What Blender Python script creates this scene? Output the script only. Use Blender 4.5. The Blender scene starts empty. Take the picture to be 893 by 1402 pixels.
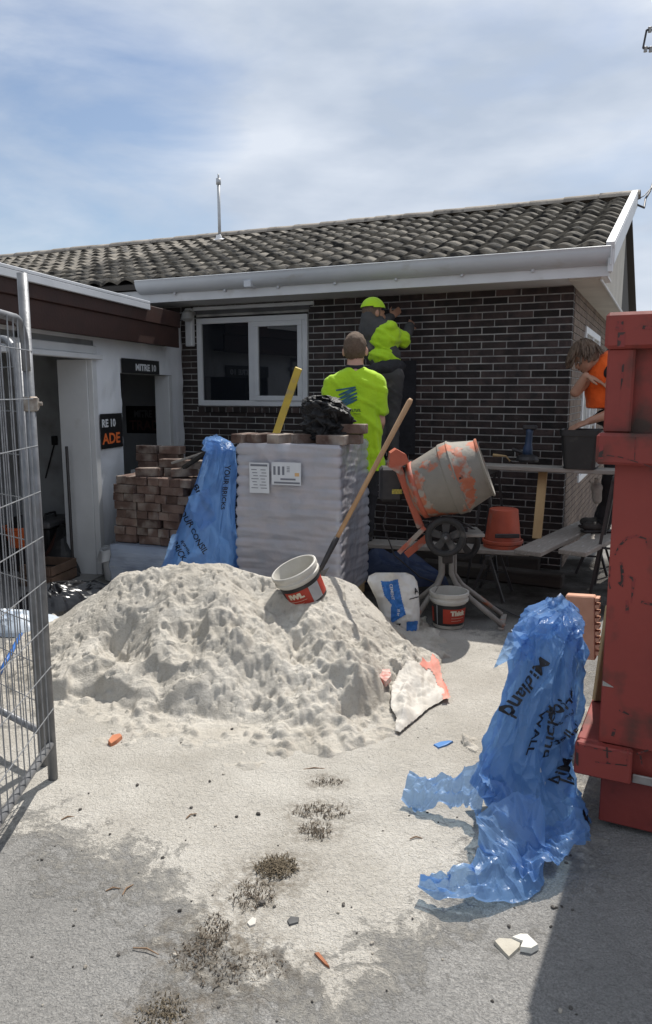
import bpy, bmesh, math, random
import numpy as np
from mathutils import Vector, Matrix
random.seed(7); RNG = np.random.default_rng(7)
S = bpy.context.scene; COL = S.collection
# ---------------------------------------------------------------- camera
F, CX, CY, HOR, HC = 1030.0, 446.5, 701.0, 536.0, 1.70      # photo is 893 x 1402
PITCH = math.atan((CY - HOR) / F)
cam = bpy.data.cameras.new('camera'); cam.sensor_fit = 'VERTICAL'; cam.sensor_height = 36; cam.sensor_width = 36
cam.lens = 36 * F / 1402; cam.clip_start = 0.05; cam.clip_end = 3000
camo = bpy.data.objects.new('camera', cam); COL.objects.link(camo)
camo.location = (0, 0, HC); camo.rotation_euler = (math.pi / 2 - PITCH, 0, 0); S.camera = camo
# ---------------------------------------------------------------- sky and sun
SUN_AZ = math.atan2(0.43, 0.90)      # clockwise from +Y
SUN_EL = math.radians(58)
w = bpy.data.worlds.new('World'); S.world = w; w.use_nodes = True
nt = w.node_tree; nt.nodes.clear()
def wn(t, **k):
    n = nt.nodes.new(t)
    for a, v in k.items(): setattr(n, a, v)
    return n
sky = wn('ShaderNodeTexSky', sky_type='NISHITA', sun_disc=False, sun_elevation=SUN_EL, sun_rotation=SUN_AZ, air_density=1.0, dust_density=1.2, ozone_density=1.2)
tc = wn('ShaderNodeTexCoord'); mp = wn('ShaderNodeMapping'); mp.inputs['Scale'].default_value = (1.2, 1.2, 3.6); mp.inputs['Rotation'].default_value = (0.12, -0.2, 0.5)
mp.inputs['Location'].default_value = (0.35, 0.2, 0.1)
n1 = wn('ShaderNodeTexNoise'); n1.inputs['Scale'].default_value = 2.3; n1.inputs['Detail'].default_value = 7; n1.inputs['Roughness'].default_value = 0.55; n1.inputs['Distortion'].default_value = 0.35
r1 = wn('ShaderNodeMapRange'); r1.inputs['From Min'].default_value = 0.22; r1.inputs['From Max'].default_value = 0.52; r1.inputs['To Min'].default_value = 0.0; r1.inputs['To Max'].default_value = 0.94
# a gap in the cloud low in the left of the view
dp = wn('ShaderNodeVectorMath', operation='DOT_PRODUCT')
gap = Vector(((80 - CX) / F, 1, (HOR - 262) / F)).normalized(); dp.inputs[1].default_value = gap
gr = wn('ShaderNodeMapRange', interpolation_type='SMOOTHSTEP'); gr.inputs['From Min'].default_value = 0.955; gr.inputs['From Max'].default_value = 1.0; gr.inputs['To Min'].default_value = 0.0; gr.inputs['To Max'].default_value = 0.37
sub = wn('ShaderNodeMath', operation='SUBTRACT'); add = wn('ShaderNodeMath', operation='ADD'); add.inputs[1].default_value = 0.10
n2 = wn('ShaderNodeTexNoise'); n2.inputs['Scale'].default_value = 3.1; n2.inputs['Detail'].default_value = 5
cr = wn('ShaderNodeMix', data_type='RGBA'); cr.inputs[6].default_value = (4.5, 5.2, 6.3, 1); cr.inputs[7].default_value = (7.0, 7.5, 8.3, 1)
r2 = wn('ShaderNodeMapRange'); r2.inputs['From Min'].default_value = 0.35; r2.inputs['From Max'].default_value = 0.65
mx = wn('ShaderNodeMix', data_type='RGBA'); bg = wn('ShaderNodeBackground'); bg.inputs['Strength'].default_value = 0.1; wo = wn('ShaderNodeOutputWorld')
L = nt.links.new
L(tc.outputs['Generated'], mp.inputs['Vector']); L(mp.outputs[0], n1.inputs['Vector']); L(mp.outputs[0], n2.inputs['Vector'])
L(tc.outputs['Generated'], dp.inputs[0]); L(dp.outputs['Value'], gr.inputs['Value'])
L(n1.outputs['Fac'], add.inputs[0]); L(add.outputs[0], sub.inputs[0]); L(gr.outputs[0], sub.inputs[1]); L(sub.outputs[0], r1.inputs['Value'])
L(n2.outputs['Fac'], r2.inputs['Value']); L(r2.outputs[0], cr.inputs[0])
L(r1.outputs[0], mx.inputs[0]); L(sky.outputs[0], mx.inputs[6]); L(cr.outputs[2], mx.inputs[7]); L(mx.outputs[2], bg.inputs[0]); L(bg.outputs[0], wo.inputs[0])
sl = bpy.data.lights.new('sun', 'SUN'); sl.energy = 5.0; sl.angle = math.radians(0.6); sl.color = (1.0, 0.955, 0.89)
so = bpy.data.objects.new('sun', sl); COL.objects.link(so); so.location = (4, 10, 20)
SUND = Vector((math.sin(SUN_AZ) * math.cos(SUN_EL), math.cos(SUN_AZ) * math.cos(SUN_EL), math.sin(SUN_EL)))
so.rotation_euler = SUND.to_track_quat('Z', 'Y').to_euler()
S.view_settings.view_transform = 'Standard'; S.view_settings.look = 'None'; S.view_settings.exposure = 0.17; S.view_settings.gamma = 1.0
S.view_settings.use_curve_mapping = False
S.cycles.max_bounces = 8; S.cycles.transparent_max_bounces = 12; S.cycles.use_denoising = True
# ---------------------------------------------------------------- pixel to place
def ray(px, py):
    x = (px - CX) / F; y = (py - CY) / F; c, s = math.cos(PITCH), math.sin(PITCH)
    return Vector((x, c - y * s, -s - y * c))
CAM = Vector((0, 0, HC))
def at_z(px, py, z=0.0):
    d = ray(px, py); return CAM + d * ((z - HC) / d.z)
def at_y(px, py, Y):
    d = ray(px, py); return CAM + d * (Y / d.y)
def on_plane(px, py, p0, n):
    d = ray(px, py); return CAM + d * ((p0 - CAM).dot(n) / d.dot(n))
# ---------------------------------------------------------------- noise
def _h(i, j, k, s):
    v = np.sin(i * 127.1 + j * 311.7 + k * 74.7 + s * 53.3) * 43758.5453
    return v - np.floor(v)
def vnoise(p, s=0):
    p = np.asarray(p, float); i = np.floor(p); f = p - i; f = f * f * (3 - 2 * f); x, y, z = i.T; o = 0
    for a in (0, 1):
        for b in (0, 1):
            for c in (0, 1):
                wgt = (f[:, 0] if a else 1 - f[:, 0]) * (f[:, 1] if b else 1 - f[:, 1]) * (f[:, 2] if c else 1 - f[:, 2])
                o = o + wgt * _h(x + a, y + b, z + c, s)
    return o * 2 - 1
def fbm(p, octv=4, s=0, gain=0.5):
    p = np.asarray(p, float); o = 0; a = 1
    for k in range(octv):
        o = o + a * vnoise(p, s + k); p = p * 2.03 + 5.1; a *= gain
    return o
# ---------------------------------------------------------------- materials
MATS = {}
def mat(name, c1, c2=None, scale=6.0, rough=0.7, bump=0.0, bscale=60.0, metal=0.0, rnd=0.0, spec=0.4, dirt=None, dscale=3.0, dlo=0.55, dhi=0.7, detail=6, coat=0.0, alpha=1.0, sheen=0.0, stretch=(1, 1, 1), bdist=0.01):
    if name in MATS: return MATS[name]
    m = bpy.data.materials.new(name); MATS[name] = m; m.use_nodes = True; t = m.node_tree; b = t.nodes['Principled BSDF']
    b.inputs['Roughness'].default_value = rough; b.inputs['Metallic'].default_value = metal; b.inputs['Specular IOR Level'].default_value = spec
    b.inputs['Coat Weight'].default_value = coat; b.inputs['Alpha'].default_value = alpha; b.inputs['Sheen Weight'].default_value = sheen
    N = t.nodes.new; l = t.links.new; co = N('ShaderNodeTexCoord'); mpp = N('ShaderNodeMapping'); mpp.inputs['Scale'].default_value = stretch
    l(co.outputs['Object'], mpp.inputs[0]); vec = mpp.outputs[0]
    if rnd:
        oi = N('ShaderNodeObjectInfo'); va = N('ShaderNodeVectorMath'); va.operation = 'MULTIPLY_ADD'
        l(oi.outputs['Random'], va.inputs[0]); va.inputs[1].default_value = (37, 17, 71); l(vec, va.inputs[2]); vec = va.outputs[0]
    def noise(sc, d=detail):
        n = N('ShaderNodeTexNoise'); n.inputs['Scale'].default_value = sc; n.inputs['Detail'].default_value = d; l(vec, n.inputs['Vector']); return n.outputs['Fac']
    def rgb(a): return (a[0], a[1], a[2], 1)
    col = None
    if c2 is not None:
        mxx = N('ShaderNodeMix'); mxx.data_type = 'RGBA'; mxx.inputs[6].default_value = rgb(c1); mxx.inputs[7].default_value = rgb(c2)
        rr = N('ShaderNodeMapRange'); rr.inputs[1].default_value = 0.33; rr.inputs[2].default_value = 0.67; l(noise(scale), rr.inputs[0]); l(rr.outputs[0], mxx.inputs[0]); col = mxx.outputs[2]
    if rnd:
        hs = N('ShaderNodeHueSaturation'); rr = N('ShaderNodeMapRange'); rr.inputs[3].default_value = 1 - rnd; rr.inputs[4].default_value = 1 + rnd
        l(oi.outputs['Random'], rr.inputs[0]); l(rr.outputs[0], hs.inputs['Value']); hs.inputs['Color'].default_value = rgb(c1)
        if col: l(col, hs.inputs['Color'])
        col = hs.outputs[0]
    if dirt is not None:
        md = N('ShaderNodeMix'); md.data_type = 'RGBA'; md.inputs[7].default_value = rgb(dirt); md.inputs[6].default_value = rgb(c1)
        if col: l(col, md.inputs[6])
        rr = N('ShaderNodeMapRange'); rr.inputs[1].default_value = dlo; rr.inputs[2].default_value = dhi; l(noise(dscale, 8), rr.inputs[0]); l(rr.outputs[0], md.inputs[0]); col = md.outputs[2]
    if col: l(col, b.inputs['Base Color'])
    else: b.inputs['Base Color'].default_value = rgb(c1)
    if bump:
        bp = N('ShaderNodeBump'); bp.inputs['Strength'].default_value = bump; bp.inputs['Distance'].default_value = bdist
        l(noise(bscale, 4), bp.inputs['Height']); l(bp.outputs[0], b.inputs['Normal'])
    return m
# ---------------------------------------------------------------- mesh builder
def rot(ax, a): return Matrix.Rotation(a, 3, ax)
class MB:
    def __init__(s): s.v = []; s.f = []; s.mi = []
    def add(s, v, f, R=None, t=None, m=0):
        o = len(s.v)
        for p in v:
            p = Vector(p)
            if R is not None: p = R @ p
            if t is not None: p = p + Vector(t)
            s.v.append(tuple(p))
        for q in f: s.f.append(tuple(i + o for i in q)); s.mi.append(m)
        return s
    def box(s, x0, x1, y0, y1, z0, z1, c=0.0, R=None, t=None, m=0):
        cx, cy, cz = (x0 + x1) / 2, (y0 + y1) / 2, (z0 + z1) / 2; v, f = cbox(abs(x1 - x0), abs(y1 - y0), abs(z1 - z0), c)
        v = [(a + cx, b + cy, d + cz) for a, b, d in v]; return s.add(v, f, R, t, m)
    def bar(s, a, b, wx, wz, up=(0, 0, 1), c=0.0, m=0):      # box beam from a to b
        a, b = Vector(a), Vector(b); d = b - a; L_ = d.length; y = d / L_; x = y.cross(Vector(up))
        if x.length < 1e-4: x = y.cross(Vector((1, 0, 0)))
        x.normalize(); z = x.cross(y); R = Matrix((x, y, z)).transposed(); v, f = cbox(wx, L_, wz, c); return s.add(v, f, R, (a + b) / 2, m)
    def tube(s, path, r, n=8, closed=False, cap=True, m=0):
        P = [Vector(p) for p in path]; k = len(P); rs = r if isinstance(r, (list, tuple)) else [r] * k
        T = [((P[min(i + 1, k - 1)] - P[max(i - 1, 0)]) if not closed else (P[(i + 1) % k] - P[i - 1])).normalized() for i in range(k)]
        up = Vector((0, 0, 1)) if abs(T[0].z) < 0.9 else Vector((1, 0, 0)); x = T[0].cross(up).normalized(); v = []; f = []
        for i in range(k):
            x = (x - T[i] * x.dot(T[i])).normalized(); y = T[i].cross(x)
            for j in range(n):
                a = 2 * math.pi * j / n; v.append(P[i] + (x * math.cos(a) + y * math.sin(a)) * rs[i])
        for i in range(k if closed else k - 1):
            i2 = (i + 1) % k
            for j in range(n): f.append((i * n + j, i * n + (j + 1) % n, i2 * n + (j + 1) % n, i2 * n + j))
        if cap and not closed: f.append(tuple(range(n))[::-1]); f.append(tuple((k - 1) * n + j for j in range(n)))
        return s.add(v, f, m=m)
    def lathe(s, prof, n=32, R=None, t=None, cap=(False, False), m=0):     # prof: (r, z)
        v = []; f = []; k = len(prof)
        for r, z in prof:
            for j in range(n): a = 2 * math.pi * j / n; v.append((r * math.cos(a), r * math.sin(a), z))
        for i in range(k - 1):
            for j in range(n): f.append((i * n + j, i * n + (j + 1) % n, (i + 1) * n + (j + 1) % n, (i + 1) * n + j))
        if cap[0]: f.append(tuple(range(n))[::-1])
        if cap[1]: f.append(tuple((k - 1) * n + j for j in range(n)))
        return s.add(v, f, R, t, m)
    def prism(s, poly, y0, y1, R=None, t=None, m=0):       # poly in (x, z), extruded along y
        n = len(poly); v = [(x, y0, z) for x, z in poly] + [(x, y1, z) for x, z in poly]
        f = [tuple(range(n)), tuple(range(2 * n - 1, n - 1, -1))] + [(i, i + n, (i + 1) % n + n, (i + 1) % n) for i in range(n)]
        return s.add(v, f, R, t, m)
    def mesh(s, name):
        me = bpy.data.meshes.new(name); me.from_pydata(s.v, [], s.f)
        if any(s.mi): me.polygons.foreach_set('material_index', s.mi)
        me.update(); return me
def cbox(sx, sy, sz, c=0.0):
    x, y, z = sx / 2, sy / 2, sz / 2
    if c <= 0:
        v = [(-x, -y, -z), (x, -y, -z), (x, y, -z), (-x, y, -z), (-x, -y, z), (x, -y, z), (x, y, z), (-x, y, z)]
        return v, [(3, 2, 1, 0), (4, 5, 6, 7), (0, 1, 5, 4), (1, 2, 6, 5), (2, 3, 7, 6), (3, 0, 4, 7)]
    c = min(c, x * .9, y * .9, z * .9); v = []; idx = {}
    for sxn in (-1, 1):
        for syn in (-1, 1):
            for szn in (-1, 1):
                for ax in range(3):
                    p = [sxn * (x - c), syn * (y - c), szn * (z - c)]; p[ax] = (sxn * x, syn * y, szn * z)[ax]
                    idx[(sxn, syn, szn, ax)] = len(v); v.append(tuple(p))
    f = []
    for ax in range(3):
        for sg in (-1, 1):
            o = [a for a in range(3) if a != ax]; q = []
            for a, b in ((-1, -1), (1, -1), (1, 1), (-1, 1)):
                k = [0, 0, 0]; k[ax] = sg; k[o[0]] = a; k[o[1]] = b; q.append(idx[(*k, ax)])
            f.append(tuple(q))
    for ax in range(3):
        o = [a for a in range(3) if a != ax]
        for a in (-1, 1):
            for b in (-1, 1):
                q = []
                for e, aa in ((-1, 0), (1, 0), (1, 1), (-1, 1)):
                    k = [0, 0, 0]; k[ax] = e; k[o[0]] = a; k[o[1]] = b; q.append(idx[(*k, o[aa])])
                f.append(tuple(q))
    for a in (-1, 1):
        for b in (-1, 1):
            for d in (-1, 1): f.append(tuple(idx[(a, b, d, ax)] for ax in range(3)))
    bm = bmesh.new(); vs = [bm.verts.new(p) for p in v]
    for q in f: bm.faces.new([vs[i] for i in q])
    bmesh.ops.recalc_face_normals(bm, faces=bm.faces); bm.verts.index_update(); f = [tuple(p.index for p in q.verts) for q in bm.faces]; bm.free()
    return v, f
def obj(name, data, m=None, parent=None, smooth=False, loc=None, rotz=None, kind=None, label=None, scale=None):
    me = data.mesh(name) if isinstance(data, MB) else data
    if m is not None and not me.materials:
        for k in (m if isinstance(m, (list, tuple)) else [m]): me.materials.append(k)
    o = bpy.data.objects.new(name, me); COL.objects.link(o)
    if parent is not None: o.parent = parent
    if smooth: me.polygons.foreach_set('use_smooth', [True] * len(me.polygons))
    if loc is not None: o.location = loc
    if rotz is not None: o.rotation_euler = (0, 0, rotz)
    if scale is not None: o.scale = scale
    if kind: o['kind'] = kind
    if label: o['label'] = label
    return o
def tag(o, label, cat, group=None):
    o['label'] = label; o['category'] = cat
    if group: o['group'] = group
    return o
def thing(name, label, cat, loc=(0, 0, 0), rotz=0.0, group=None):
    o = bpy.data.objects.new(name, None); COL.objects.link(o); o.location = loc; o.rotation_euler = (0, 0, rotz); o.empty_display_size = 0.1
    o['frame'] = 1; del o['frame']; return tag(o, label, cat, group)
def inv(o):      # world to local of a thing (location and rotz only)
    R = Matrix.Rotation(-o.rotation_euler.z, 3, 'Z'); t = Vector(o.location); return lambda p: R @ (Vector(p) - t)
def smooth_angle(o, ang=40):
    me = o.data; me.polygons.foreach_set('use_smooth', [True] * len(me.polygons))
    try: me.set_sharp_from_angle(angle=math.radians(ang))
    except Exception: pass
    return o
def text_mesh(body, size=1.0, bold=0.0, align='CENTER', extrude=0.0, shear=0.0, spacing=1.0):
    cu = bpy.data.curves.new('lettering', 'FONT'); cu.body = body; cu.size = size; cu.align_x = align; cu.align_y = 'CENTER'; cu.offset = bold; cu.extrude = extrude; cu.shear = shear; cu.space_character = spacing; cu.resolution_u = 3
    o = bpy.data.objects.new('lettering', cu); COL.objects.link(o); dg = bpy.context.evaluated_depsgraph_get()
    me = bpy.data.meshes.new_from_object(o.evaluated_get(dg)); me.materials.clear(); bpy.data.objects.remove(o); bpy.data.curves.remove(cu); return me
def text_part(parent, name, body, origin, ex, ey, size, m, bold=0.0, width=None, lift=0.003, clip=None, shear=0.0):
    # flat lettering as a thin mesh in the plane (ex, ey) at origin, in the parent's space
    me = text_mesh(body, size, bold, shear=shear); ex = Vector(ex).normalized(); ey = Vector(ey).normalized(); nz = ex.cross(ey)
    co = np.empty(len(me.vertices) * 3); me.vertices.foreach_get('co', co); co = co.reshape(-1, 3)
    if width: co[:, 0] *= width / max(1e-6, np.ptp(co[:, 0]))
    if clip: co[:, 0] = np.clip(co[:, 0], clip[0], clip[1])
    out = np.outer(co[:, 0], ex) + np.outer(co[:, 1], ey) + np.array(Vector(origin) + nz * lift)
    me.vertices.foreach_set('co', out.ravel()); me.update(); return obj(name, me, m, parent)
def vdisp(me, fn):
    n = len(me.vertices); co = np.empty(n * 3); me.vertices.foreach_get('co', co); co = co.reshape(-1, 3); no = np.empty(n * 3); me.vertices.foreach_get('normal', no); no = no.reshape(-1, 3)
    me.vertices.foreach_set('co', fn(co, no).ravel()); me.update(); return me
def grid(nx, ny, fn):
    # fn(U, V arrays in 0..1) -> (n,3); returns MB
    U, V = np.meshgrid(np.linspace(0, 1, nx), np.linspace(0, 1, ny)); P = fn(U.ravel(), V.ravel()); mb = MB(); mb.v = [tuple(p) for p in P]
    mb.f = [(j * nx + i, j * nx + i + 1, (j + 1) * nx + i + 1, (j + 1) * nx + i) for j in range(ny - 1) for i in range(nx - 1)]; mb.mi = [0] * len(mb.f); return mb
def blob(name, shapes, voxel=0.012, smooth=6):
    # one continuous skin round overlapping closed shapes
    me = shapes.mesh(name); o = bpy.data.objects.new(name, me); COL.objects.link(o)
    md = o.modifiers.new('r', 'REMESH'); md.mode = 'VOXEL'; md.voxel_size = voxel
    ms = o.modifiers.new('s', 'SMOOTH'); ms.iterations = smooth; ms.factor = 0.5
    dg = bpy.context.evaluated_depsgraph_get(); out = bpy.data.meshes.new_from_object(o.evaluated_get(dg)); bpy.data.objects.remove(o); bpy.data.meshes.remove(me); return out
def ell(mb, c, r, R=None, n=14):
    v = []; f = []; k = n // 2 + 1
    for i in range(k + 1):
        th = math.pi * i / k
        for j in range(n): a = 2 * math.pi * j / n; v.append((r[0] * math.sin(th) * math.cos(a), r[1] * math.sin(th) * math.sin(a), r[2] * math.cos(th)))
    for i in range(k):
        for j in range(n): f.append((i * n + j, (i + 1) * n + j, (i + 1) * n + (j + 1) % n, i * n + (j + 1) % n))
    return mb.add(v, f, R, c)
def cap(mb, a, b, ra, rb, n=12):
    a, b = Vector(a), Vector(b); d = (b - a).normalized(); path = []; rs = []
    for k in range(4): t = math.pi / 2 * (1 - k / 4); path.append(a - d * ra * math.sin(t)); rs.append(max(ra * math.cos(t), 0.0008))
    path.append(a); rs.append(ra); path.append(b); rs.append(rb)
    for k in range(1, 5): t = math.pi / 2 * k / 4; path.append(b + d * rb * math.sin(t)); rs.append(max(rb * math.cos(t), 0.0008))
    return mb.tube(path, rs, n)
# ================================================================ ground
WEEDS = [(at_z(px, py).x, at_z(px, py).y, r) for px, py, r in ((378, 1190, .16), (440, 1112, .15), (448, 1070, .10), (285, 1280, .17), (325, 1322, .22), (222, 1390, .14), (345, 1225, .14), (430, 1140, .10))]
def ground_material():
    m = bpy.data.materials.new('sandy_driveway'); m.use_nodes = True; t = m.node_tree; b = t.nodes['Principled BSDF']; N = t.nodes.new; l = t.links.new
    b.inputs['Roughness'].default_value = 0.95; b.inputs['Specular IOR Level'].default_value = 0.15
    co = N('ShaderNodeTexCoord')
    def noise(sc, d, rough=.6, dist=0.0):
        n = N('ShaderNodeTexNoise'); n.inputs['Scale'].default_value = sc; n.inputs['Detail'].default_value = d; n.inputs['Roughness'].default_value = rough; n.inputs['Distortion'].default_value = dist; l(co.outputs['Object'], n.inputs['Vector']); return n.outputs['Fac']
    def mr(x, a, b_, c=0.0, d=1.0, smooth=False):
        r = N('ShaderNodeMapRange'); r.inputs[1].default_value = a; r.inputs[2].default_value = b_; r.inputs[3].default_value = c; r.inputs[4].default_value = d
        if smooth: r.interpolation_type = 'SMOOTHSTEP'
        l(x, r.inputs[0]); return r.outputs[0]
    def ma(op, a, b_):
        n = N('ShaderNodeMath'); n.operation = op
        for i, x in enumerate((a, b_)):
            if isinstance(x, (int, float)): n.inputs[i].default_value = x
            else: l(x, n.inputs[i])
        return n.outputs[0]
    def mix(f, a, b_):
        n = N('ShaderNodeMix'); n.data_type = 'RGBA'; l(f, n.inputs[0])
        for i, x in ((6, a), (7, b_)):
            if isinstance(x, tuple): n.inputs[i].default_value = (*x, 1)
            else: l(x, n.inputs[i])
        return n.outputs[2]
    sp = N('ShaderNodeSeparateXYZ'); l(co.outputs['Object'], sp.inputs[0]); X, Y = sp.outputs[0], sp.outputs[1]
    # how much sand lies on the seal: thick round the heap, thin in two worn patches and out past the work
    dx = ma('SUBTRACT', X, -0.25); dy = ma('MULTIPLY', ma('SUBTRACT', Y, 4.3), 0.72)
    dist = ma('SQRT', ma('ADD', ma('MULTIPLY', dx, dx), ma('MULTIPLY', dy, dy)), 0.0)
    base = mr(dist, 0.5, 2.15, 1.05, 0.33, True)
    def patch(cx, cy, rx, ry, amt):
        a = ma('DIVIDE', ma('SUBTRACT', X, cx), rx); c = ma('DIVIDE', ma('SUBTRACT', Y, cy), ry); d = ma('ADD', ma('MULTIPLY', a, a), ma('MULTIPLY', c, c)); return mr(d, 0.0, 1.0, amt, 0.0, True)
    cover = ma('SUBTRACT', base, patch(-0.95, 2.2, 0.9, 0.85, 0.20)); cover = ma('SUBTRACT', cover, patch(0.75, 1.95, 0.9, 0.55, 0.16)); cover = ma('ADD', cover, patch(-0.05, 2.5, 0.6, 0.75, 0.20))
    cover = ma('SUBTRACT', cover, patch(1.6, 2.1, 0.8, 1.0, 0.3)); cover = ma('SUBTRACT', cover, patch(1.6, 6.1, 2.2, 1.1, 0.75)); cover = ma('SUBTRACT', cover, patch(-2.6, 5.5, 0.9, 2.0, 0.4))
    nz = ma('ADD', ma('MULTIPLY', noise(4.2, 12, .72, 1.0), 1.15), ma('MULTIPLY', noise(23, 8, .78, .6), 0.75)); nz = ma('SUBTRACT', nz, 0.45)
    fac = mr(ma('ADD', cover, ma('SUBTRACT', nz, 0.5)), 0.36, 0.56)
    fac = ma('MULTIPLY', fac, mr(noise(90, 3), 0.25, 0.5, 0.7, 1.0))
    sand = mix(mr(noise(2.2, 6), .35, .65), (0.42, 0.395, 0.35), (0.54, 0.515, 0.465)); sand = mix(mr(noise(160, 2), .55, .75), sand, (0.30, 0.27, 0.22))
    seal = mix(mr(noise(140, 3), .35, .7), (0.21, 0.205, 0.195), (0.38, 0.37, 0.35)); seal = mix(mr(noise(1.6, 5), .4, .65, 0, .5), seal, (0.18, 0.176, 0.168))
    col = mix(fac, seal, sand)
    for (wx, wy, wr_) in WEEDS: col = mix(ma('MULTIPLY', patch(wx, wy, wr_ * 1.5, wr_, 1.0), mr(noise(24, 8, .75), .42, .60, 0, .65)), col, (0.13, 0.105, 0.075))
    soil_shade = ma('MINIMUM', patch(1.5, 6.6, 3.0, 1.35, 2.6), 1.0); col = mix(ma('MULTIPLY', soil_shade, mr(noise(2.5, 5), .3, .6, .6, .97)), col, (0.028, 0.024, 0.02))  # dark soil under the planks, with the shade there painted into the ground colour
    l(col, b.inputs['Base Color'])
    h = ma('ADD', ma('MULTIPLY', noise(38, 5, .65, 1.2), 0.6), ma('MULTIPLY', noise(170, 3), 0.28)); h = ma('ADD', h, ma('MULTIPLY', fac, 0.35))
    bp = N('ShaderNodeBump'); bp.inputs['Strength'].default_value = 0.9; bp.inputs['Distance'].default_value = 0.03; l(h, bp.inputs['Height']); l(bp.outputs[0], b.inputs['Normal'])
    return m
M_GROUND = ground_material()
def ground_h(x, y):
    p = np.stack([x, y, x * 0], 1); near = np.clip((9 - np.hypot(x, y - 3)) / 3, 0, 1)
    return near * (0.006 * fbm(p * 1.6, 3, 11) + 0.003 * fbm(p * 7, 3, 12) + 0.003 * fbm(p * 22, 2, 13) * np.clip(1.3 - np.hypot(x + .2, (y - 4)) / 3, 0, 1)) - 0.004
def axis(lo, hi, n, far):
    a = list(np.linspace(lo, hi, n)); st = (hi - lo) / n; x = hi; r = []
    while x < far: st *= 1.35; x += st; r.append(x)
    x = lo; st = (hi - lo) / n; q = []
    while x > -far: st *= 1.35; x -= st; q.append(x)
    return np.array(q[::-1] + a + r)
gx = axis(-2.6, 2.8, 190, 900); gy = axis(1.2, 7.6, 210, 900)
XX, YY = np.meshgrid(gx, gy); ZZ = ground_h(XX.ravel(), YY.ravel())
gm = MB(); gm.v = list(zip(XX.ravel().tolist(), YY.ravel().tolist(), ZZ.tolist())); nx = len(gx)
gm.f = [(j * nx + i, j * nx + i + 1, (j + 1) * nx + i + 1, (j + 1) * nx + i) for j in range(len(gy) - 1) for i in range(nx - 1)]; gm.mi = [0] * len(gm.f)
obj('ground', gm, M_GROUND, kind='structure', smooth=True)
# ================================================================ house
M_MORTAR = mat('mortar', (0.46, 0.45, 0.43), (0.22, 0.215, 0.21), 5, 0.95, 0.5, 120)
M_BRICK = mat('dark_face_brick', (0.0135, 0.0108, 0.011), (0.048, 0.032, 0.029), 9, 0.75, 0.7, 45, rnd=0.6, dirt=(0.07, 0.05, 0.045), dscale=5, dlo=0.6, dhi=0.8)
M_TILE = mat('weathered_roof_tile', (0.105, 0.093, 0.076), (0.26, 0.232, 0.19), 7, 0.9, 0.5, 70, rnd=0.22, dirt=(0.028, 0.027, 0.026), dscale=11, dlo=0.47, dhi=0.64)
M_WHITE = mat('white_paint', (0.60, 0.61, 0.62), (0.52, 0.53, 0.54), 3, 0.45, 0.08, 30, dirt=(0.42, 0.40, 0.37), dscale=5, dlo=0.6, dhi=0.85)
M_SOFF = mat('soffit_board', (0.62, 0.62, 0.62), (0.55, 0.55, 0.55), 2, 0.7, 0.1, 40)
M_GUTTER = mat('gutter_metal', (0.50, 0.52, 0.545), (0.43, 0.45, 0.475), 4, 0.35, 0.06, 20, dirt=(0.36, 0.35, 0.33), dscale=9, dlo=0.62, dhi=0.8, stretch=(.5, 1, 1))
M_ALU = mat('window_aluminium', (0.62, 0.63, 0.64), (0.55, 0.56, 0.58), 4, 0.4, 0.03, 30)
M_BLACKGAP = mat('dark_void', (0.012, 0.012, 0.013), rough=0.9)
M_GLASS = mat('window_glass', (0.012, 0.014, 0.018), rough=0.02, spec=0.9)
M_CREAM = mat('cream_board', (0.52, 0.49, 0.43), (0.44, 0.41, 0.36), 4, 0.75, 0.2, 50)
u = Vector((-2300, 1043, 0)).normalized(); HX = -u; HY = Vector((-HX.y, HX.x, 0)); HROT = math.atan2(HX.y, HX.x)
C0 = at_y(778, 560, 7.1); C0.z = 0
house = thing('brick_house', 'dark brick bungalow with weathered tiled roof and white gutter', 'house', C0, HROT)
hinv = inv(house)
def HL(px, py, yl=0.0): return hinv(on_plane(px, py, C0 + HY * yl, HY))
ZS = 2.66; LEFT = HL(246, 500).x - 0.25
wl, wr = HL(271, 500).x, HL(421.5, 500).x; wt, wb = HL(346, 433).z, HL(346, 556).z
def clip_iv(a, b, holes):
    out = [(a, b)]
    for h0, h1 in holes:
        nx_ = []
        for p, q in out:
            if h1 <= p or h0 >= q: nx_.append((p, q)); continue
            if h0 > p: nx_.append((p, h0))
            if h1 < q: nx_.append((h1, q))
        out = nx_
    return [k for k in out if k[1] - k[0] > 0.03]
fw = MB()
fw.box(LEFT, wl - .005, .007, .11, -.1, ZS); fw.box(wr + .005, -.007, .007, .11, -.1, ZS); fw.box(wl - .005, wr + .005, .007, .11, -.1, wb - .02); fw.box(wl - .005, wr + .005, .007, .11, wt + .02, ZS)
front = obj('front_wall', fw, M_MORTAR, house)
CH, BL = 0.069, 0.240; BV, BF = cbox(BL - .010, .1, CH - .011, .0025)
full = MB().add(BV, BF).mesh('brick'); full.materials.append(M_BRICK)
spots = []; row = 0; z = ZS - .004
while z > -.05:
    zc = z - CH / 2 + .002; off = 0.0 if row % 2 == 0 else BL / 2
    k = 0; x1 = 0.005 - (0 if row % 2 == 0 else -0.0)
    x = 0.005 + (BL / 2 if row % 2 else 0)
    while x > LEFT:
        a, b = max(x - BL, LEFT), min(x, 0.005)
        holes = [(wl - .012, wr + .012)] if (zc + CH / 2 > wb - .03 and zc - CH / 2 < wt + .06) else []
        for p, q in clip_iv(a + .005, b - .005, holes): spots.append(((p + q) / 2, zc, q - p))
        x -= BL
    z -= CH; row += 1
hm = Matrix.Translation(C0) @ Matrix.Rotation(HROT, 4, 'Z')
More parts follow.
